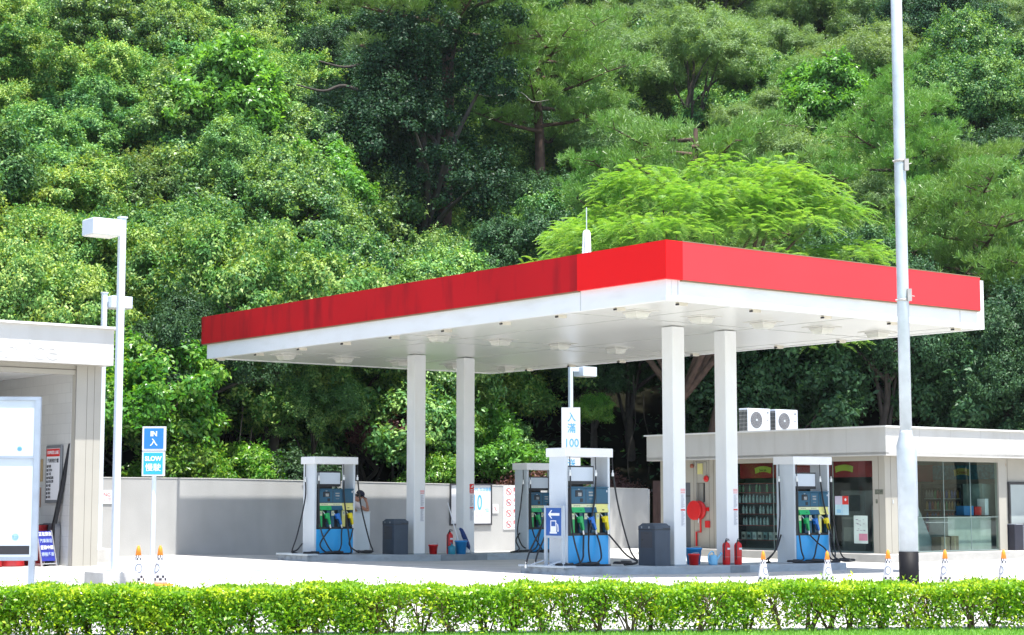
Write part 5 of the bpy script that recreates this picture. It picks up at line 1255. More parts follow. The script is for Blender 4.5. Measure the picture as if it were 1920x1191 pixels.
def pine_proto(seed, h=7.5, spread=3.2):
    rng = np.random.default_rng(seed); mb = MB(); pads = []
    pts = [(0, 0, -4.2), (.15, .1, h * .3), (-.1, .1, h * .6), (.1, 0, h * .85), (.2, .1, h)]
    mb.tube(smooth_pts(pts, 4), [.24 * (1 - .7 * i / 16) for i in range(17)], 8)
    for k in range(20):
        t = .38 + .6 * k / 20; z = h * t; a = k * 2.4 + rng.uniform(-.3, .3); L = spread * (1.12 - .75 * (t - .38)) * rng.uniform(.7, 1.1)
        p0 = Vector((0, 0, z)); p1 = Vector((math.cos(a) * L * .5, math.sin(a) * L * .5, z + .15)); p2 = Vector((math.cos(a) * L, math.sin(a) * L, z + .5 + rng.uniform(-.1, .3)))
        q = smooth_pts([p0, p1, p2], 4); mb.tube(q, [.085 * (1 - .8 * i / 8) for i in range(9)], 6)
        for s in np.linspace(.45, 1.0, 4):
            c = p1.lerp(p2, (s - .5) * 2) if s > .5 else p0.lerp(p1, s * 2)
            for q_ in range(2):
                off = Vector((rng.normal() * .45, rng.normal() * .45, rng.uniform(.05, .3))); pads.append(tuple(c + off))
                mb.tube([c, c + off], [.03, .01], 5)
    P = np.array(pads); nt_ = 20; T0 = np.repeat(P, nt_, axis=0) + rng.normal(size=(len(P) * nt_, 3)) * np.array([[.36, .36, .14]])
    nn = 22; C = np.repeat(T0, nn, axis=0); D = rng.normal(size=C.shape) * .55 + np.array([[0, 0, .8]]); 
    out = C.copy(); out[:, 2] = 0; D += norm(out) * .35
    V, Fq = leaves(C, rng.normal(size=C.shape), .26, .022, rng, T=norm(D), fold=0, droop=0)
    # needles keep their own direction: rebuild tips along D
    V = V.reshape(-1, 4, 3); Dn = norm(D); l = .26 * rng.uniform(.7, 1.2, (len(C), 1)); side = norm(np.cross(Dn, rng.normal(size=C.shape))) * .0085
    V[:, 0] = C - side * .4; V[:, 1] = C + side * .4 ; V[:, 2] = C + Dn * l + side; V[:, 3] = C + Dn * l - side
    o = mb.build('trunk', M['bark_red']); me = o.data; bpy.data.objects.remove(o)
    PROTO.setdefault('pine', []).append((np_mesh('crown', V.reshape(-1, 3), Fq, LM['pine']), me))
pine_proto(21); pine_proto(22, 8.2, 3.6)

def plant(kind, loc, s, rz, label, cat, group=None, idx=None, name='tree', sz=None, rng=random.Random(2)):
    a = PROTO[kind]; cm, tm = a[idx if idx is not None else rng.randrange(len(a))]
    t = thing(name, label, cat, loc, rz, group); t.scale = (s, s, sz or s)
    for nm, me in (('crown', cm), ('trunk', tm)):
        o = bpy.data.objects.new(nm, me); col.objects.link(o); o.parent = t
    return t

# hillside
def hd(v, u): return max(u - 19.3, (v - 20.5) * .62 + (u - 16) * .78)
def hz(v, u):
    d = max(0.0, hd(v, u))
    z = .56 * d + (.8 * math.sin(v * .21 + u * .13) + .5 * math.sin(v * .47 - u * .31 + 1)) * min(1, d / 8)
    return max(-.05, z) if d > 0 else (-.05 if u > 19 else -.4)
us_ = [-44 + 2 * i for i in range(32)] + [19.21] + [19.6 + 1.6 * i for i in range(0, 62)]; vs_ = [-70 + 2.5 * i for i in range(80)]
V = np.array([(v, u, hz(v, u)) for u in us_ for v in vs_]); n = len(vs_)
Fq = np.array([(j * n + i, j * n + i + 1, (j + 1) * n + i + 1, (j + 1) * n + i) for j in range(len(us_) - 1) for i in range(n - 1)])
hm = np_mesh('hillside', V, Fq, LM['litter']); hm.polygons.foreach_set('use_smooth', [True] * len(hm.polygons))
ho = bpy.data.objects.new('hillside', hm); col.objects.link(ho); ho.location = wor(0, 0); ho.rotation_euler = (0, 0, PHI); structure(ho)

def toscreen(P):
    z = P[2] - EYE; d = P[1] * math.cos(TH) + z * math.sin(TH); u = -P[1] * math.sin(TH) + z * math.cos(TH)
    return 960 + F * P[0] / d, 595.5 - F * u / d
def tov(X, Y):
    a, b = X - CX, Y - CY; return a * cp + b * sp, -a * sp + b * cp

HER = []   # hero crowns (v, u, radius)
def hero(kind, px, Y, s, label, cat='tree', idx=0, rz=0, sz=None, dz=0, name='tree', group=None):
    X = (px - 960) / F * (Y * math.cos(TH) + 8 * math.sin(TH)); v, u = tov(X, Y)
    HER.append((v, u, 2.4 * s)); return plant(kind, (X, Y, hz(v, u) - .1 + dz), s, rz, label, cat, group, idx, name, sz)

# the great dark creeper-clad pine in the middle
rngb = np.random.default_rng(77)
lob = np.array([(rngb.normal() * .9, rngb.normal() * .6, z) for z in np.linspace(-5.2, 3.4, 20)]); lob[:, 0] += np.linspace(-.8, .3, 20); lob[:, 0] *= 1.35; lob[:9, 0] *= 1.6; lob[:, 1] -= .35
proto('creeper', 31, 110000, .095, .055, (2, 2, 4), 15, 1.25, 42, .28, LM['creeper'], 5.0, .35, bark='bark', lobes=lob)
hero('creeper', 790, 71, 1.36, 'tall dark pine smothered in creepers at the centre of the hillside', idx=0)
hero('pine', 830, 73, 1.3, 'spreading pine crown above the dark creeper column, centre top', 'pine tree', idx=1, dz=6.6, name='pine_tree')
bpy.context.view_layer.update()
tp = [o for o in bpy.data.objects if o.get('label', '').startswith('spreading pine crown')][0]
def limb(pts, r, m):
    mb = MB(); P_ = [((px - 960) / F * Y, Y, EYE + (934 - py) / F * Y * 1.012) for px, py, Y in pts]; q = smooth_pts(P_, 5)
    mb.tube(q, [r * (1 - .7 * i / (len(q) - 1)) for i in range(len(q))], 7); o = mb.build('bare_limb', m, tp); o.matrix_parent_inverse = tp.matrix_world.inverted()
limb([(760, 196, 72.5), (700, 182, 71.5), (640, 160, 71), (600, 170, 70.8), (548, 158, 70.5)], .11, M['bark']); limb([(745, 125, 72.5), (690, 116, 71.5), (640, 124, 71), (590, 112, 70.8)], .10, M['bark'])
limb([(860, 155, 71.5), (905, 178, 71), (940, 178, 70.8), (975, 172, 70.6), (1000, 190, 70.5), (1030, 187, 70.3)], .028, M['bark_pale']); limb([(800, 110, 71.5), (792, 150, 71.3), (786, 182, 71.3)], .13, M['bark_red'])
hero('pine', 1015, 78, 1.2, 'pine with pale bare limbs right of the dark creeper column', 'pine tree', idx=0, dz=2.6, rz=1.2, name='pine_tree')
hero('pine', 1300, 66, 1.15, 'bright tipped pine above the feathery tree behind the canopy', 'pine tree', idx=1, dz=.6, rz=.4, name='pine_tree')
hero('pine', 1180, 67.5, .9, 'smaller pine left of the bright tipped pine above the canopy', 'pine tree', idx=0, dz=.8, rz=2.4, name='pine_tree')
hero('pine', 1830, 64, 1.05, 'pine with open dark limbs at the right edge of the hillside', 'pine tree', idx=0, dz=.6, rz=3.3, name='pine_tree')
hero('pine', 1690, 74, .95, 'pine half hidden behind the tall light pole', 'pine tree', idx=1, dz=2.2, rz=5.0, name='pine_tree')
hero('vine', 530, 63, 1.22, 'big rounded mound of creepers left of the dark pine', idx=0, dz=-.2)
hero('vine', 215, 77, 1.25, 'tall glossy leaved tree with drooping leaves at the upper left', idx=1, dz=1.5)
hero('bright', 1535, 83, 1.05, 'vivid green broad leaved tree near the top right', idx=0, dz=.8)
hero('bright', 1405, 88, .6, 'small vivid green tree near the top right', idx=0, dz=1.5, rz=2)
hero('olive', 1180, 80, 1.2, 'grey green fine leaved tree above the bright tipped pine', idx=0, dz=.4)
hero('olive', 1300, 86, 1.3, 'pale grey green fine leaved tree at the top centre right', idx=1, dz=.2)
hero('olive', 1450, 76, 1.1, 'rounded grey green fine leaved tree right of centre', idx=0, rz=2.2, dz=.6)
hero('olive', 1610, 72, 1.0, 'grey green fine leaved tree left of the tall light pole', idx=1, rz=1.0, dz=.3)
hero('dark', 1590, 63.5, 1.1, 'dark glossy tree directly left of the tall light pole', idx=0, dz=-.5)
hero('vine', 1830, 86, 1.25, 'creeper covered mound at the top right corner', idx=0, rz=1.5, dz=.8)
hero('dark', 1770, 92, 1.3, 'dark tree behind the creeper mound at the top right', idx=1, rz=1.5, dz=1.2)
hero('tired', 945, 58.5, .85, 'pale brownish tree just above the canopy roof edge', idx=0, dz=1.8)
hero('dark', 985, 63, 1.0, 'dark glossy tree above the canopy roof left of the mast', idx=0, rz=2, dz=.4)

# feathery flame tree behind the canopy
def flame():
    rng = np.random.default_rng(5); t = thing('flame_tree', 'wide feathery bright green tree rising behind the canopy', 'tree', (5.9, 57.5, hz(*tov(5.9, 57.5)) - .1))
    gz_ = 0; pads = []
    for k in range(46):
        a = rng.uniform(0, 2 * PI); r = math.sqrt(rng.uniform(0, 1)); x = math.cos(a) * r * 5.3; y = math.sin(a) * r * 3.6
        z = 11.6 - 3.4 * r * r + rng.uniform(-.6, .6) + .9 * math.cos(a * 3) * r; pads.append((x + .3, y, z, rng.uniform(.8, 1.35)))
    for k in range(12):
        a = rng.uniform(0, 2 * PI); pads.append((math.cos(a) * 4.7, math.sin(a) * 3.5, rng.uniform(6.0, 7.4), .8))
    C = []; D = []
    for (x, y, z, r) in pads:
        n = int(150 * r * r) ; a = rng.uniform(0, 2 * PI, n); q = np.sqrt(rng.random(n)) * r
        P = np.stack([x + np.cos(a) * q, y + np.sin(a) * q, z + .45 * r * (1 - (q / r) ** 2) + rng.normal(size=n) * .14], axis=1)
        d = np.stack([np.cos(a), np.sin(a), np.full(n, .15)], axis=1) + rng.normal(size=(n, 3)) * .35; C.append(P); D.append(d)
    C = np.concatenate(C); D = norm(np.concatenate(D)); n = len(C); L = rng.uniform(.34, .58, (n, 1))
    up = np.array([[0, 0, 1.0]]); S = norm(np.cross(D, np.repeat(up, n, 0))); Vs = []
    for k in range(11):
        tt = (k + .6) / 11; base = C + D * L * tt + up * (-(tt ** 2) * .45 * L); ln = .105 * math.sin(PI * (tt * .85 + .12)) + .02
        for s in (-1, 1):
            tip = base + S * s * ln + D * .03 - up * .03; w = D * .012
            Vs.append(np.stack([base - w, base + w, tip + w * .6, tip - w * .6], axis=1))
    V = np.concatenate(Vs).reshape(-1, 3); Fq = np.arange(len(V)).reshape(-1, 4)
    o = bpy.data.objects.new('crown', np_mesh('crown', V, Fq, LM['feather'])); col.objects.link(o); o.parent = t
    mb = MB(); 
    for st_, en in (((-.25, 0, -.3), (-.45, -.1, 4.2)), ((.0, .05, -.3), (1.15, .1, 5.4))):
        q = smooth_pts([st_, tuple((Vector(st_) + Vector(en)) / 2 + Vector((-.08, 0, 0))), en], 5); mb.tube(q, [.26 - .012 * i for i in range(len(q))], 12)
        for k in range(9):
            x, y, z, r = pads[(k * 5 + (0 if en[0] < 0 else 3)) % 46]; q = smooth_pts([en, tuple((Vector(en) + Vector((x, y, z))) / 2 + Vector((0, 0, .5))), (x, y, z)], 4); mb.tube(q, [.13 * (1 - .85 * i / (len(q) - 1)) for i in range(len(q))], 7)
    mb.build('trunk', M['bark_red'], t)
    HER.append((*tov(5.9, 57.5), 4.6))
flame()

# hillside filler trees, each its own object
rgf = random.Random(41); cnt = {}
where = lambda px: 'left' if px < 560 else ('centre' if px < 1080 else ('right of centre' if px < 1500 else 'right'))
def zone(px, py):
    r = rgf.random()
    if px < 600:
        return 'leafy' if r < .50 else 'leafy2' if r < .78 else 'vine' if r < .92 else 'bright'
    if px < 1000:
        if py < 330: return 'dark' if r < .6 else 'leafy2' if r < .8 else 'vine'
        return 'dark' if r < .3 else 'vine' if r < .6 else 'leafy2'
    if px < 1560:
        if py < 280: return 'olive' if r < .6 else 'leafy2' if r < .8 else 'vine'
        return 'dark' if r < .35 else 'leafy2' if r < .6 else 'pine' if r < .8 else 'olive'
    return 'vine' if r < .3 else 'dark' if r < .52 else 'leafy2' if r < .74 else 'olive' if r < .9 else 'pine'
KL = {'leafy': 'fresh green bushy tree with yellowish young shoots', 'leafy2': 'mid green bushy tree', 'vine': 'tree mounded over with small leaved creepers', 'olive': 'grey green fine leaved tree', 'dark': 'dark green glossy tree', 'bright': 'vivid green broad leaved tree', 'pine': 'needle leaved pine'}
nt_total = 0
u = -20.0
while u < 92:
    step = 3.05 + max(0, u - 20) * .012
    Yc = 31.2 + .788 * u
    v = -40.0
    while v < 100:
        vv = v + rgf.uniform(-.9, .9); uu = u + rgf.uniform(-1.0, 1.0); v += step * 1.12
        dd = hd(vv, uu)
        if dd < 1.6 or dd > 75: continue
        P = wor(vv, uu, 0)
        s = rgf.uniform(.66, 1.16) * (1 + dd * .0035)
        zb = hz(vv, uu)
        sx_, sy_ = toscreen((P.x, P.y, zb + 4.6 * s))
        rp = 3.4 * s / P.y * F
        if sx_ < -rp or sx_ > 1920 + rp or sy_ > 1100: continue
        if sy_ - 0 < -rp * 1.3: continue
        if any((vv - a) ** 2 + (uu - b) ** 2 < (r * .85) ** 2 for a, b, r in HER): continue
        # leave the hero crowns their view
        front = False
        for a, b, r in HER:
            hp = wor(a, b, 0)
            if P.y < hp.y and abs((P.x / P.y - hp.x / hp.y) * hp.y) < r * .8 and hp.y - P.y < 3.5: front = True
        if front: continue
        k = zone(sx_, sy_)
        if dd < 5.5 and k in ('bright', 'pine'): k = 'leafy2'
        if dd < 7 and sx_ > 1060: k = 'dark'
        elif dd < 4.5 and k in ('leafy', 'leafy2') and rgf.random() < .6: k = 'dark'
        lift = 1.5 if uu < 26 else 0.0
        if k == 'pine': s *= .72
        h = 'lower' if sy_ > 420 else ('middle' if sy_ > 190 else 'upper')
        lab = '%s, %s hillside, %s of photo' % (KL[k], h, where(sx_))
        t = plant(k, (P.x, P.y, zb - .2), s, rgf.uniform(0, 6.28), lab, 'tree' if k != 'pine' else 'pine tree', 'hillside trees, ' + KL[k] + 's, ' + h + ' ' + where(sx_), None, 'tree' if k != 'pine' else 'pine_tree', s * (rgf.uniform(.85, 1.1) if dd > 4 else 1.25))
        nt_total += 1
    u += step * .86
proto('bush_dark', 53, 22000, .11, .055, (1.4, 1.1, 1.2), 11, .55, 22, .22, LM['dark'], 1.5, .05)
# bushes filling the slope between the trees
u = -16.0; nb_total = 0
while u < 70:
    v = -34.0
    while v < 80:
        vv = v + rgf.uniform(-1.1, 1.1); uu = u + rgf.uniform(-1.1, 1.1); v += 3.2; dd = hd(vv, uu)
        if dd < 2.2 or dd > 46: continue
        P = wor(vv, uu, 0); zb = hz(vv, uu); s = rgf.uniform(.9, 1.7); sx_, sy_ = toscreen((P.x, P.y, zb + 1.7 * s))
        if sx_ < -60 or sx_ > 1980 or sy_ < -30 or nb_total >= 240: continue
        if 1080 < sx_ < 1350 and dd < 12: continue
        bk = 'bush_dark' if sx_ >= 1350 and dd < 7.5 else 'hbush'
        lab = 'leafy bush between the trees, %s hillside, %s of photo' % ('lower' if sy_ > 420 else ('middle' if sy_ > 190 else 'upper'), where(sx_))
        plant(bk, (P.x, P.y, zb - .15), s * (1.15 if bk == 'bush_dark' else 1), rgf.uniform(0, 6.28), lab, 'bush', lab.replace('leafy bush', 'leafy bushes'), None, 'bush'); nb_total += 1
    u += 2.9
# end of the hillside planting

# low growth under the trees
rng = np.random.default_rng(19); n = 110000
v_ = rng.uniform(-28, 70, n); u_ = rng.uniform(-5, 62, n); D_ = np.maximum(u_ - 19.3, (v_ - 20.5) * .62 + (u_ - 16) * .78); kp = (D_ > .3) & (D_ < 30); v_, u_ = v_[kp], u_[kp]
kp = (np.sin(v_ * .9 + np.sin(u_ * .7) * 2) + np.sin(u_ * 1.1 + v_ * .4) + rng.normal(size=len(v_)) * .8) > -.5; v_, u_ = v_[kp], u_[kp]
z_ = np.array([hz(a, b) for a, b in zip(v_, u_)]) + rng.random(len(v_)) ** 1.5 * .7
C = np.stack([CX + v_ * cp - u_ * sp, CY + v_ * sp + u_ * cp, z_], axis=1)
V, Fq = leaves(C, rng.normal(size=C.shape) * .5 + np.array([[0, 0, .8]]), .24, .12, rng)
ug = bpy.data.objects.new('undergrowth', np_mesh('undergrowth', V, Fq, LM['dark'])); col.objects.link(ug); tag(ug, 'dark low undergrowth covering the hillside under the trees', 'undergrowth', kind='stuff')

# ------------------------------------------------------------------ shrubs behind the wall
def shrub_proto(kind, seed, n, L, Wd, dims, nl, lr, ns, sr, m, h, **kw):
    proto(kind, seed, n, L, Wd, dims, nl, lr, ns, sr, m, h, .05, **kw)
shrub_proto('bush', 51, 26000, .095, .046, (1.35, 1.15, 1.2), 12, .5, 22, .2, LM['shrub'], 1.5)
shrub_proto('bush', 52, 24000, .105, .05, (1.4, 1.1, 1.1), 11, .52, 20, .2, LM['shrub'], 1.4)
shrub_proto('round_bush', 54, 22000, .11, .06, (1.15, 1.0, 1.15), 7, .62, 26, .22, LM['bright'], 1.6)
shrub_proto('rusty', 55, 9000, .12, .045, (1.2, .8, .9), 12, .4, 14, .28, LM['rusty'], 1.2)
def fern_proto(seed):
    rng = np.random.default_rng(seed); n = 46; a = rng.uniform(0, 2 * PI, n); el = rng.uniform(.5, 1.35, n)
    D = np.stack([np.cos(a) * np.cos(el), np.sin(a) * np.cos(el), np.sin(el)], axis=1); C = rng.normal(size=(n, 3)) * np.array([[.45, .3, .1]]) + np.array([[0, 0, .6]])
    L = rng.uniform(.9, 1.6, (n, 1)); S = norm(np.cross(D, np.array([[0, 0, 1.0]]))); Vs = []
    for k in range(20):
        tt = (k + .7) / 20; base = C + D * L * tt; base[:, 2] -= (tt ** 2) * .45 * L[:, 0]
        for s in (-1, 1):
            tip = base + S * s * (.20 * math.sin(PI * (tt * .9 + .08)) + .02) + D * .08; w = D * .022; tip[:, 2] -= .05
            Vs.append(np.stack([base - w, base + w, tip + w * .5, tip - w * .5], axis=1))
    V = np.concatenate(Vs).reshape(-1, 3)
    mb = MB()
    for i in range(6): mb.tube([(0, 0, 0), tuple(C[i])], [.03, .015], 5)
    o = mb.build('trunk', M['bark']); me = o.data; bpy.data.objects.remove(o)
    PROTO.setdefault('fern', []).append((np_mesh('crown', V, np.arange(len(V)).reshape(-1, 4), LM['shrub']), me))
fern_proto(61)
def behind(px, off, kind, s, label, cat, z=None, idx=0, rz=0, sz=None, name='shrub', dz=0):
    # a plant standing 'off' metres behind the wall where the picture shows it
    u = 18.5 + off; lo, hi = -20.0, 40.0
    for _ in range(40):
        m_ = (lo + hi) / 2; p = wor(m_, u)
        if 960 + F * p.x / p.y < px: lo = m_
        else: hi = m_
    p = wor(lo, u); t = plant(kind, (p.x, p.y, hz(lo, u) + dz), s, rz, label, cat, None, idx, name, sz)
    ch = [c for c in bpy.data.objects if c.parent == t]
    return t
behind(265, 2.3, 'bush', 1.75, 'tall bright leafy bush behind the wall right of the lamp post', 'bush', idx=0)
behind(345, 1.2, 'bush', 1.1, 'bright bush behind the IN sign', 'bush', idx=1, rz=1)
behind(415, 2.0, 'fern', .9, 'light green ferny plant behind the wall left of the rear pump', 'fern', name='fern')
behind(500, 2.2, 'fern', 1.0, 'arching ferny plant behind the wall next to the rear pump', 'fern', rz=2, name='fern')
behind(455, 1.8, 'bush', .95, 'small leafy bush between the two ferny plants', 'bush', idx=1, rz=3)
behind(590, 2.6, 'leafy2', .62, 'young broad leaved tree under the left end of the canopy', 'tree', idx=0, dz=.6, name='tree')
behind(560, 1.0, 'bush_dark', .9, 'low dark bush behind the rear left pump', 'bush', rz=2)
behind(700, 2.1, 'fern', 1.05, 'feathery plant behind the wall left of the rear columns', 'fern', rz=4, name='fern')
behind(735, 2.4, 'rusty', .8, 'withered reddish shrub under the canopy left of the rear columns', 'shrub', dz=1.6)
behind(820, 2.2, 'bush', .8, 'small pale leafed bush high between the rear columns', 'bush', idx=1, dz=2.0)
behind(888, 2.6, 'round_bush', 1.25, 'rounded light green bush behind the wall right of the rear columns', 'bush')
behind(815, 1.0, 'bush', .95, 'bright bush between the two rear columns', 'bush', rz=5)
behind(1020, 1.4, 'bush', .85, 'small bright bush left of the white banner', 'bush', idx=1, dz=.5)
behind(1110, 2.0, 'bush', .55, 'tiny bright sprig of leaves right of the white banner', 'bush', idx=0, dz=2.6)
behind(985, 1.0, 'rusty', 1.0, 'withered reddish shrub left of the middle pump', 'shrub', rz=3)
behind(1160, 1.1, 'rusty', .9, 'withered reddish shrub behind the wall right of the front pump', 'shrub', rz=1)
behind(1070, .9, 'bush_dark', .8, 'low dark bush behind the white banner', 'bush')
for px, off, k, s, dz, lab in ((1430, 4.5, 'bush_dark', 1.6, .8, 'dark glossy bush above the air conditioners'), (1530, 5.2, 'bush_dark', 1.5, .6, 'dark glossy bush right of the air conditioners'), (1640, 6.0, 'bush', 1.3, 1.6, 'green bush behind the shop left of the tall pole'), (1760, 6.2, 'bush_dark', 1.7, 1.4, 'dark bush behind the shop right of the tall pole'), (1880, 5.0, 'bush', 1.8, 1.2, 'leafy bush over the right end of the shop roof'), (1590, 8.5, 'fern', 1.6, 3.2, 'drooping ferny spray under the right end of the canopy')):
    behind(px, off, k, s, lab, 'bush' if k != 'fern' else 'fern', dz=dz, name='shrub' if k != 'fern' else 'fern')
# unseen trees, added so the shop's side glass mirrors leaves instead of sky
for k, (x, y) in enumerate(((31, 33), (33, 38), (31.5, 43), (34, 48), (32, 53), (36, 35.5), (37, 45), (30, 58), (29, 36), (28.5, 40.5), (29.5, 45.5), (29, 50.5), (40, 41), (41, 49), (42, 36))):
    plant('dark' if k % 2 else 'leafy2', (x, y, -.1), 1.5, k * 1.3, 'unseen green tree added right of the shop for its glass reflection', 'tree', 'unseen trees added for the shop glass reflection')
# thin creepers hanging in the dark gaps
for k, (px, Y, z0, z1) in enumerate(((455, 51, 2.2, 6.0), (475, 51.5, 2.6, 5.4), (1185, 59, 2.6, 5.6), (1215, 60, 2.4, 5.0))):
    x = (px - 960) / F * Y; rgk = random.Random(k)
    mb = MB(); mb.tube(smooth_pts([(rgk.uniform(-.15, .15), 0, z) for z in np.linspace(-2, z1 - z0, 7)], 4), .018, 5)
    o = mb.build('hanging_creeper', M['bark_pale'] if k < 2 else M['bark']); o.location = (x, Y, z0)
    tag(o, 'thin bare creeper stem hanging in the shade ' + ('right of the IN sign' if k < 2 else 'between the banner and the shop'), 'creeper', 'thin hanging creepers ' + ('left' if k < 2 else 'right'))

# ------------------------------------------------------------------ clipped hedge
rng = np.random.default_rng(3)
def hy_(x): return 19.0 + (x + 6) * .11          # front face of the hedge
H_ = thing('hedge', 'long low clipped hedge with yellow green top across the foreground', 'hedge', (0, 20.4, 0), 0)
def hedge_leaves(n, x0, x1, zf, yf, nb, L=.046, Wd=.023):
    x = rng.uniform(x0, x1, n); z = zf(x, n); y = yf(x, z, n)
    C = np.stack([x, y, z], axis=1); C[:, 1] -= 20.4
    N = rng.normal(size=(n, 3)) * .55 + nb
    return leaves(C, N, L, Wd, rng, T=rng.normal(size=(n, 3)) + np.array([[0, -.2, .9]]))
bmp = lambda x: .018 * np.sin(x * 2.3) + .014 * np.sin(x * 5.9 + 1) + .012 * np.sin(x * 13.1)
parts_ = []
parts_.append(hedge_leaves(64000, -7.4, 7.8, lambda x, n: .525 + bmp(x) - np.abs(rng.normal(size=n)) * .045, lambda x, z, n: hy_(x) + rng.uniform(0, .95, n), np.array([[0, -.1, .6]])))
def zf2(x, n): 
    z = .55 - rng.random(n) ** 1.35 * .50; return z + bmp(x)
def clumpy(x, z): return (np.sin(x * 3.1 + z * 7) + np.sin(x * 7.7 - z * 5 + 2) + np.sin(x * 17.3 + z * 13))
x = rng.uniform(-7.4, 7.8, 200000); z = .515 - rng.random(200000) ** 1.05 * .505
dens = np.clip((z + .06) / .42, .06, 1) * (.62 + .2 * clumpy(x, z)) * np.where(x < -1.5, 1.8, .80)
kp = rng.random(200000) < dens; x, z = x[kp], z[kp]; y = hy_(x) + rng.uniform(-.02, .9, len(x)) ** 1.0 * 1.0
C = np.stack([x, y - 20.4, z + bmp(x)], axis=1)
parts_.append(leaves(C, rng.normal(size=C.shape) * .6 + np.array([[0, -.5, .35]]), .047, .024, rng, T=rng.normal(size=C.shape) + np.array([[0, -.2, .6]])))
# stray shoots above the clipped top and a few brown leaves
ns = 260; sx = rng.uniform(-7.2, 7.6, ns); sy = hy_(sx) + rng.uniform(0, .95, ns) - 20.4; sh = rng.uniform(.02, .11, ns) ** 1.0
for k in range(6):
    C = np.stack([sx + rng.normal(size=ns) * .006, sy + rng.normal(size=ns) * .006, .52 + bmp(sx) + sh * k / 5], axis=1)
    parts_.append(leaves(C, rng.normal(size=C.shape) + np.array([[0, -.3, .2]]), .040, .017, rng, T=rng.normal(size=C.shape) * .6 + np.array([[0, 0, .8]])))
V = np.concatenate([p[0] for p in parts_]); Fq = np.arange(len(V)).reshape(-1, 4)
o = bpy.data.objects.new('foliage', np_mesh('foliage', V, Fq, LM['hedge'])); col.objects.link(o); o.parent = H_
nb = 900; bx = rng.uniform(-7.2, 7.6, nb); bz = rng.uniform(.02, .5, nb); C = np.stack([bx, hy_(bx) + rng.uniform(-.02, .6, nb) - 20.4, bz], axis=1)
Vb, Fb = leaves(C, rng.normal(size=C.shape), .042, .02, rng)
ob_ = bpy.data.objects.new('dry_leaves', np_mesh('dry_leaves', Vb, Fb, leaf_mat('dry_leaf', (.25, .12, .04), (.45, .33, .12), transl=.2, vary=0))); col.objects.link(ob_); ob_.parent = H_; ob_['kind'] = 'stuff'
rs_ = random.Random(8); xx = -7.2
while xx < 7.6:
    mb = MB(); cx_ = xx + rs_.uniform(-.08, .08); cy0 = hy_(cx_) + rs_.uniform(.15, .55)
    for k in range(rs_.randint(4, 6)):
        a = rs_.uniform(0, 6.28); sp_ = rs_.uniform(.12, .42); r0 = rs_.uniform(.009, .019)
        e = (cx_ + math.cos(a) * sp_, cy0 + math.sin(a) * sp_ * .7, .46)
        p = [(cx_ + rs_.uniform(-.04, .04), cy0 + rs_.uniform(-.04, .04), -.02), (cx_ + (e[0] - cx_) * .35 + rs_.uniform(-.03, .03), cy0 + (e[1] - cy0) * .35, .20), (cx_ + (e[0] - cx_) * .7 + rs_.uniform(-.04, .04), cy0 + (e[1] - cy0) * .7, .36), e]
        q = smooth_pts(p, 3); mb.tube(q, [r0 * (1 - .6 * i / (len(q) - 1)) for i in range(len(q))], 6)
        for j in range(4):
            b = q[3 + j]; mb.tube([b, b + Vector((rs_.uniform(-.14, .14), rs_.uniform(-.12, .12), rs_.uniform(.04, .12)))], [r0 * .45, .002], 4)
    for p in mb.v: p.y -= 20.4
    mb.build('stem', M['stem'], H_); xx += rs_.uniform(.26, .40)
# lawn strip in front of the hedge
gd = MB(); gd.add([(-9, 12, .004), (9, 12, .004), (9, 20.7 + .3, .004), (-9, 19.2 + .3, .004)], [(0, 1, 2, 3)]); structure(gd.build('lawn', mat('lawn_soil', (.20, .34, .08), .95, var=.3, scale=6)))
n = 60000; x = rng.uniform(-7, 7.5, n); y = hy_(x) + rng.uniform(-.9, .28, n); C = np.stack([x, y, np.full(n, .0)], axis=1)
T = rng.normal(size=(n, 3)) * .35 + np.array([[0, 0, 1.0]])
V, Fq = leaves(C, rng.normal(size=(n, 3)), .055, .007, rng, T=T, fold=0, droop=0)
tag_ = bpy.data.objects.new('grass', np_mesh('grass', V, Fq, LM['grass'])); col.objects.link(tag_); tag(tag_, 'short green lawn grass in front of the hedge', 'grass', kind='stuff')
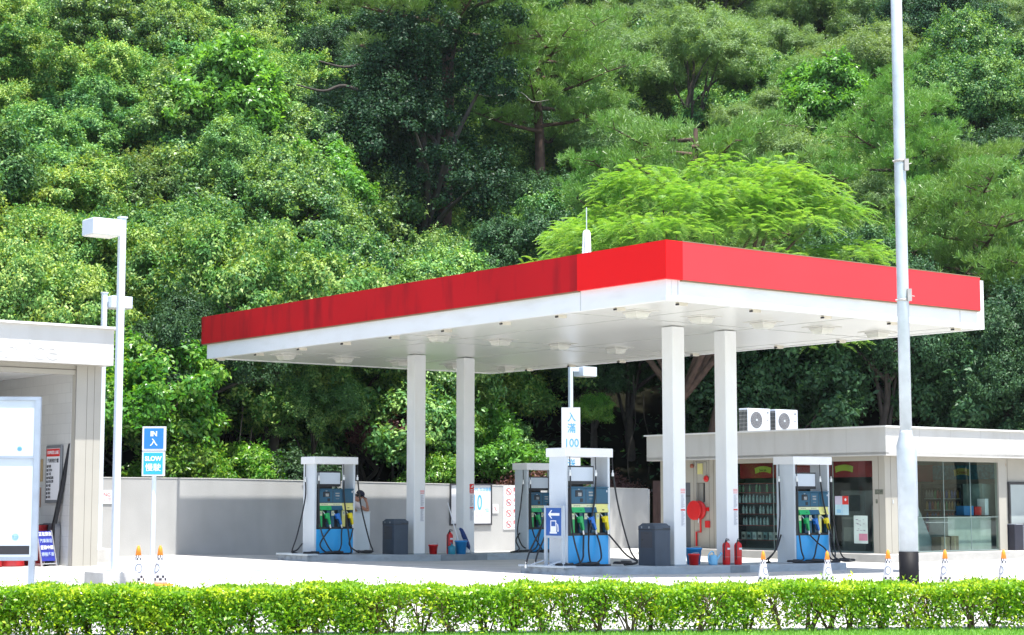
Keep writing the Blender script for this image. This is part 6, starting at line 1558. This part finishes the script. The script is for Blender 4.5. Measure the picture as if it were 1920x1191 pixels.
# ------------------------------------------------------------------ camera, sun, sky
cam = bpy.data.cameras.new('camera'); co = bpy.data.objects.new('camera', cam); col.objects.link(co)
co.location = (0, 0, EYE); co.rotation_euler = (PI / 2 + TH, 0, 0)
cam.sensor_width = 36; cam.lens = 36 * F / 1920; cam.clip_end = 2000; cam.clip_start = .1
sc.camera = co
EL = R(73.5); hx, hy = .615, -.788
sd = Vector((hx * math.cos(EL), hy * math.cos(EL), math.sin(EL)))
sl = bpy.data.lights.new('sun', 'SUN'); so = bpy.data.objects.new('sun', sl); col.objects.link(so)
sl.energy = 4.6; sl.angle = R(.53); sl.color = (1, .965, .90)
so.rotation_euler = sd.to_track_quat('Z', 'Y').to_euler()
w = bpy.data.worlds.new('World'); sc.world = w; w.use_nodes = True
nt = w.node_tree; bg = nt.nodes['Background']
sk = nt.nodes.new('ShaderNodeTexSky'); sk.sky_type = 'NISHITA'; sk.sun_disc = False
sk.sun_elevation = EL; sk.sun_rotation = math.atan2(hx, hy); sk.air_density = 1.0; sk.dust_density = 1.2; sk.ozone_density = 1.0
nt.links.new(sk.outputs[0], bg.inputs[0]); bg.inputs[1].default_value = .15
vs_ = sc.view_settings; vs_.view_transform = 'Standard'; vs_.look = 'None'; vs_.gamma = 1; vs_.exposure = 1.08
cy = sc.cycles; cy.max_bounces = 8; cy.diffuse_bounces = 4; cy.glossy_bounces = 3; cy.transmission_bounces = 4; cy.transparent_max_bounces = 8
cy.sample_clamp_indirect = 8; cy.caustics_reflective = False; cy.caustics_refractive = False
# ------------------------------------------------------------------ thin summer haze over the hillside
hb2 = MB(); hb2.box(-95, 95, -6, 150, -1.5, 75)
hm_ = bpy.data.materials.new('summer_haze'); hm_.use_nodes = True; hn = hm_.node_tree; hn.nodes.clear()
ho_ = hn.nodes.new('ShaderNodeOutputMaterial'); hv = hn.nodes.new('ShaderNodeVolumePrincipled')
hv.inputs['Color'].default_value = (.86, .93, 1, 1); hv.inputs['Density'].default_value = .00011; hv.inputs['Anisotropy'].default_value = .2
hn.links.new(hv.outputs[0], ho_.inputs['Volume'])
hz_ = hb2.build('haze', hm_); hz_['kind'] = 'stuff'; hz_['label'] = 'thin pale summer haze over the hillside'; hz_.visible_shadow = True
sc.cycles.volume_bounces = 0
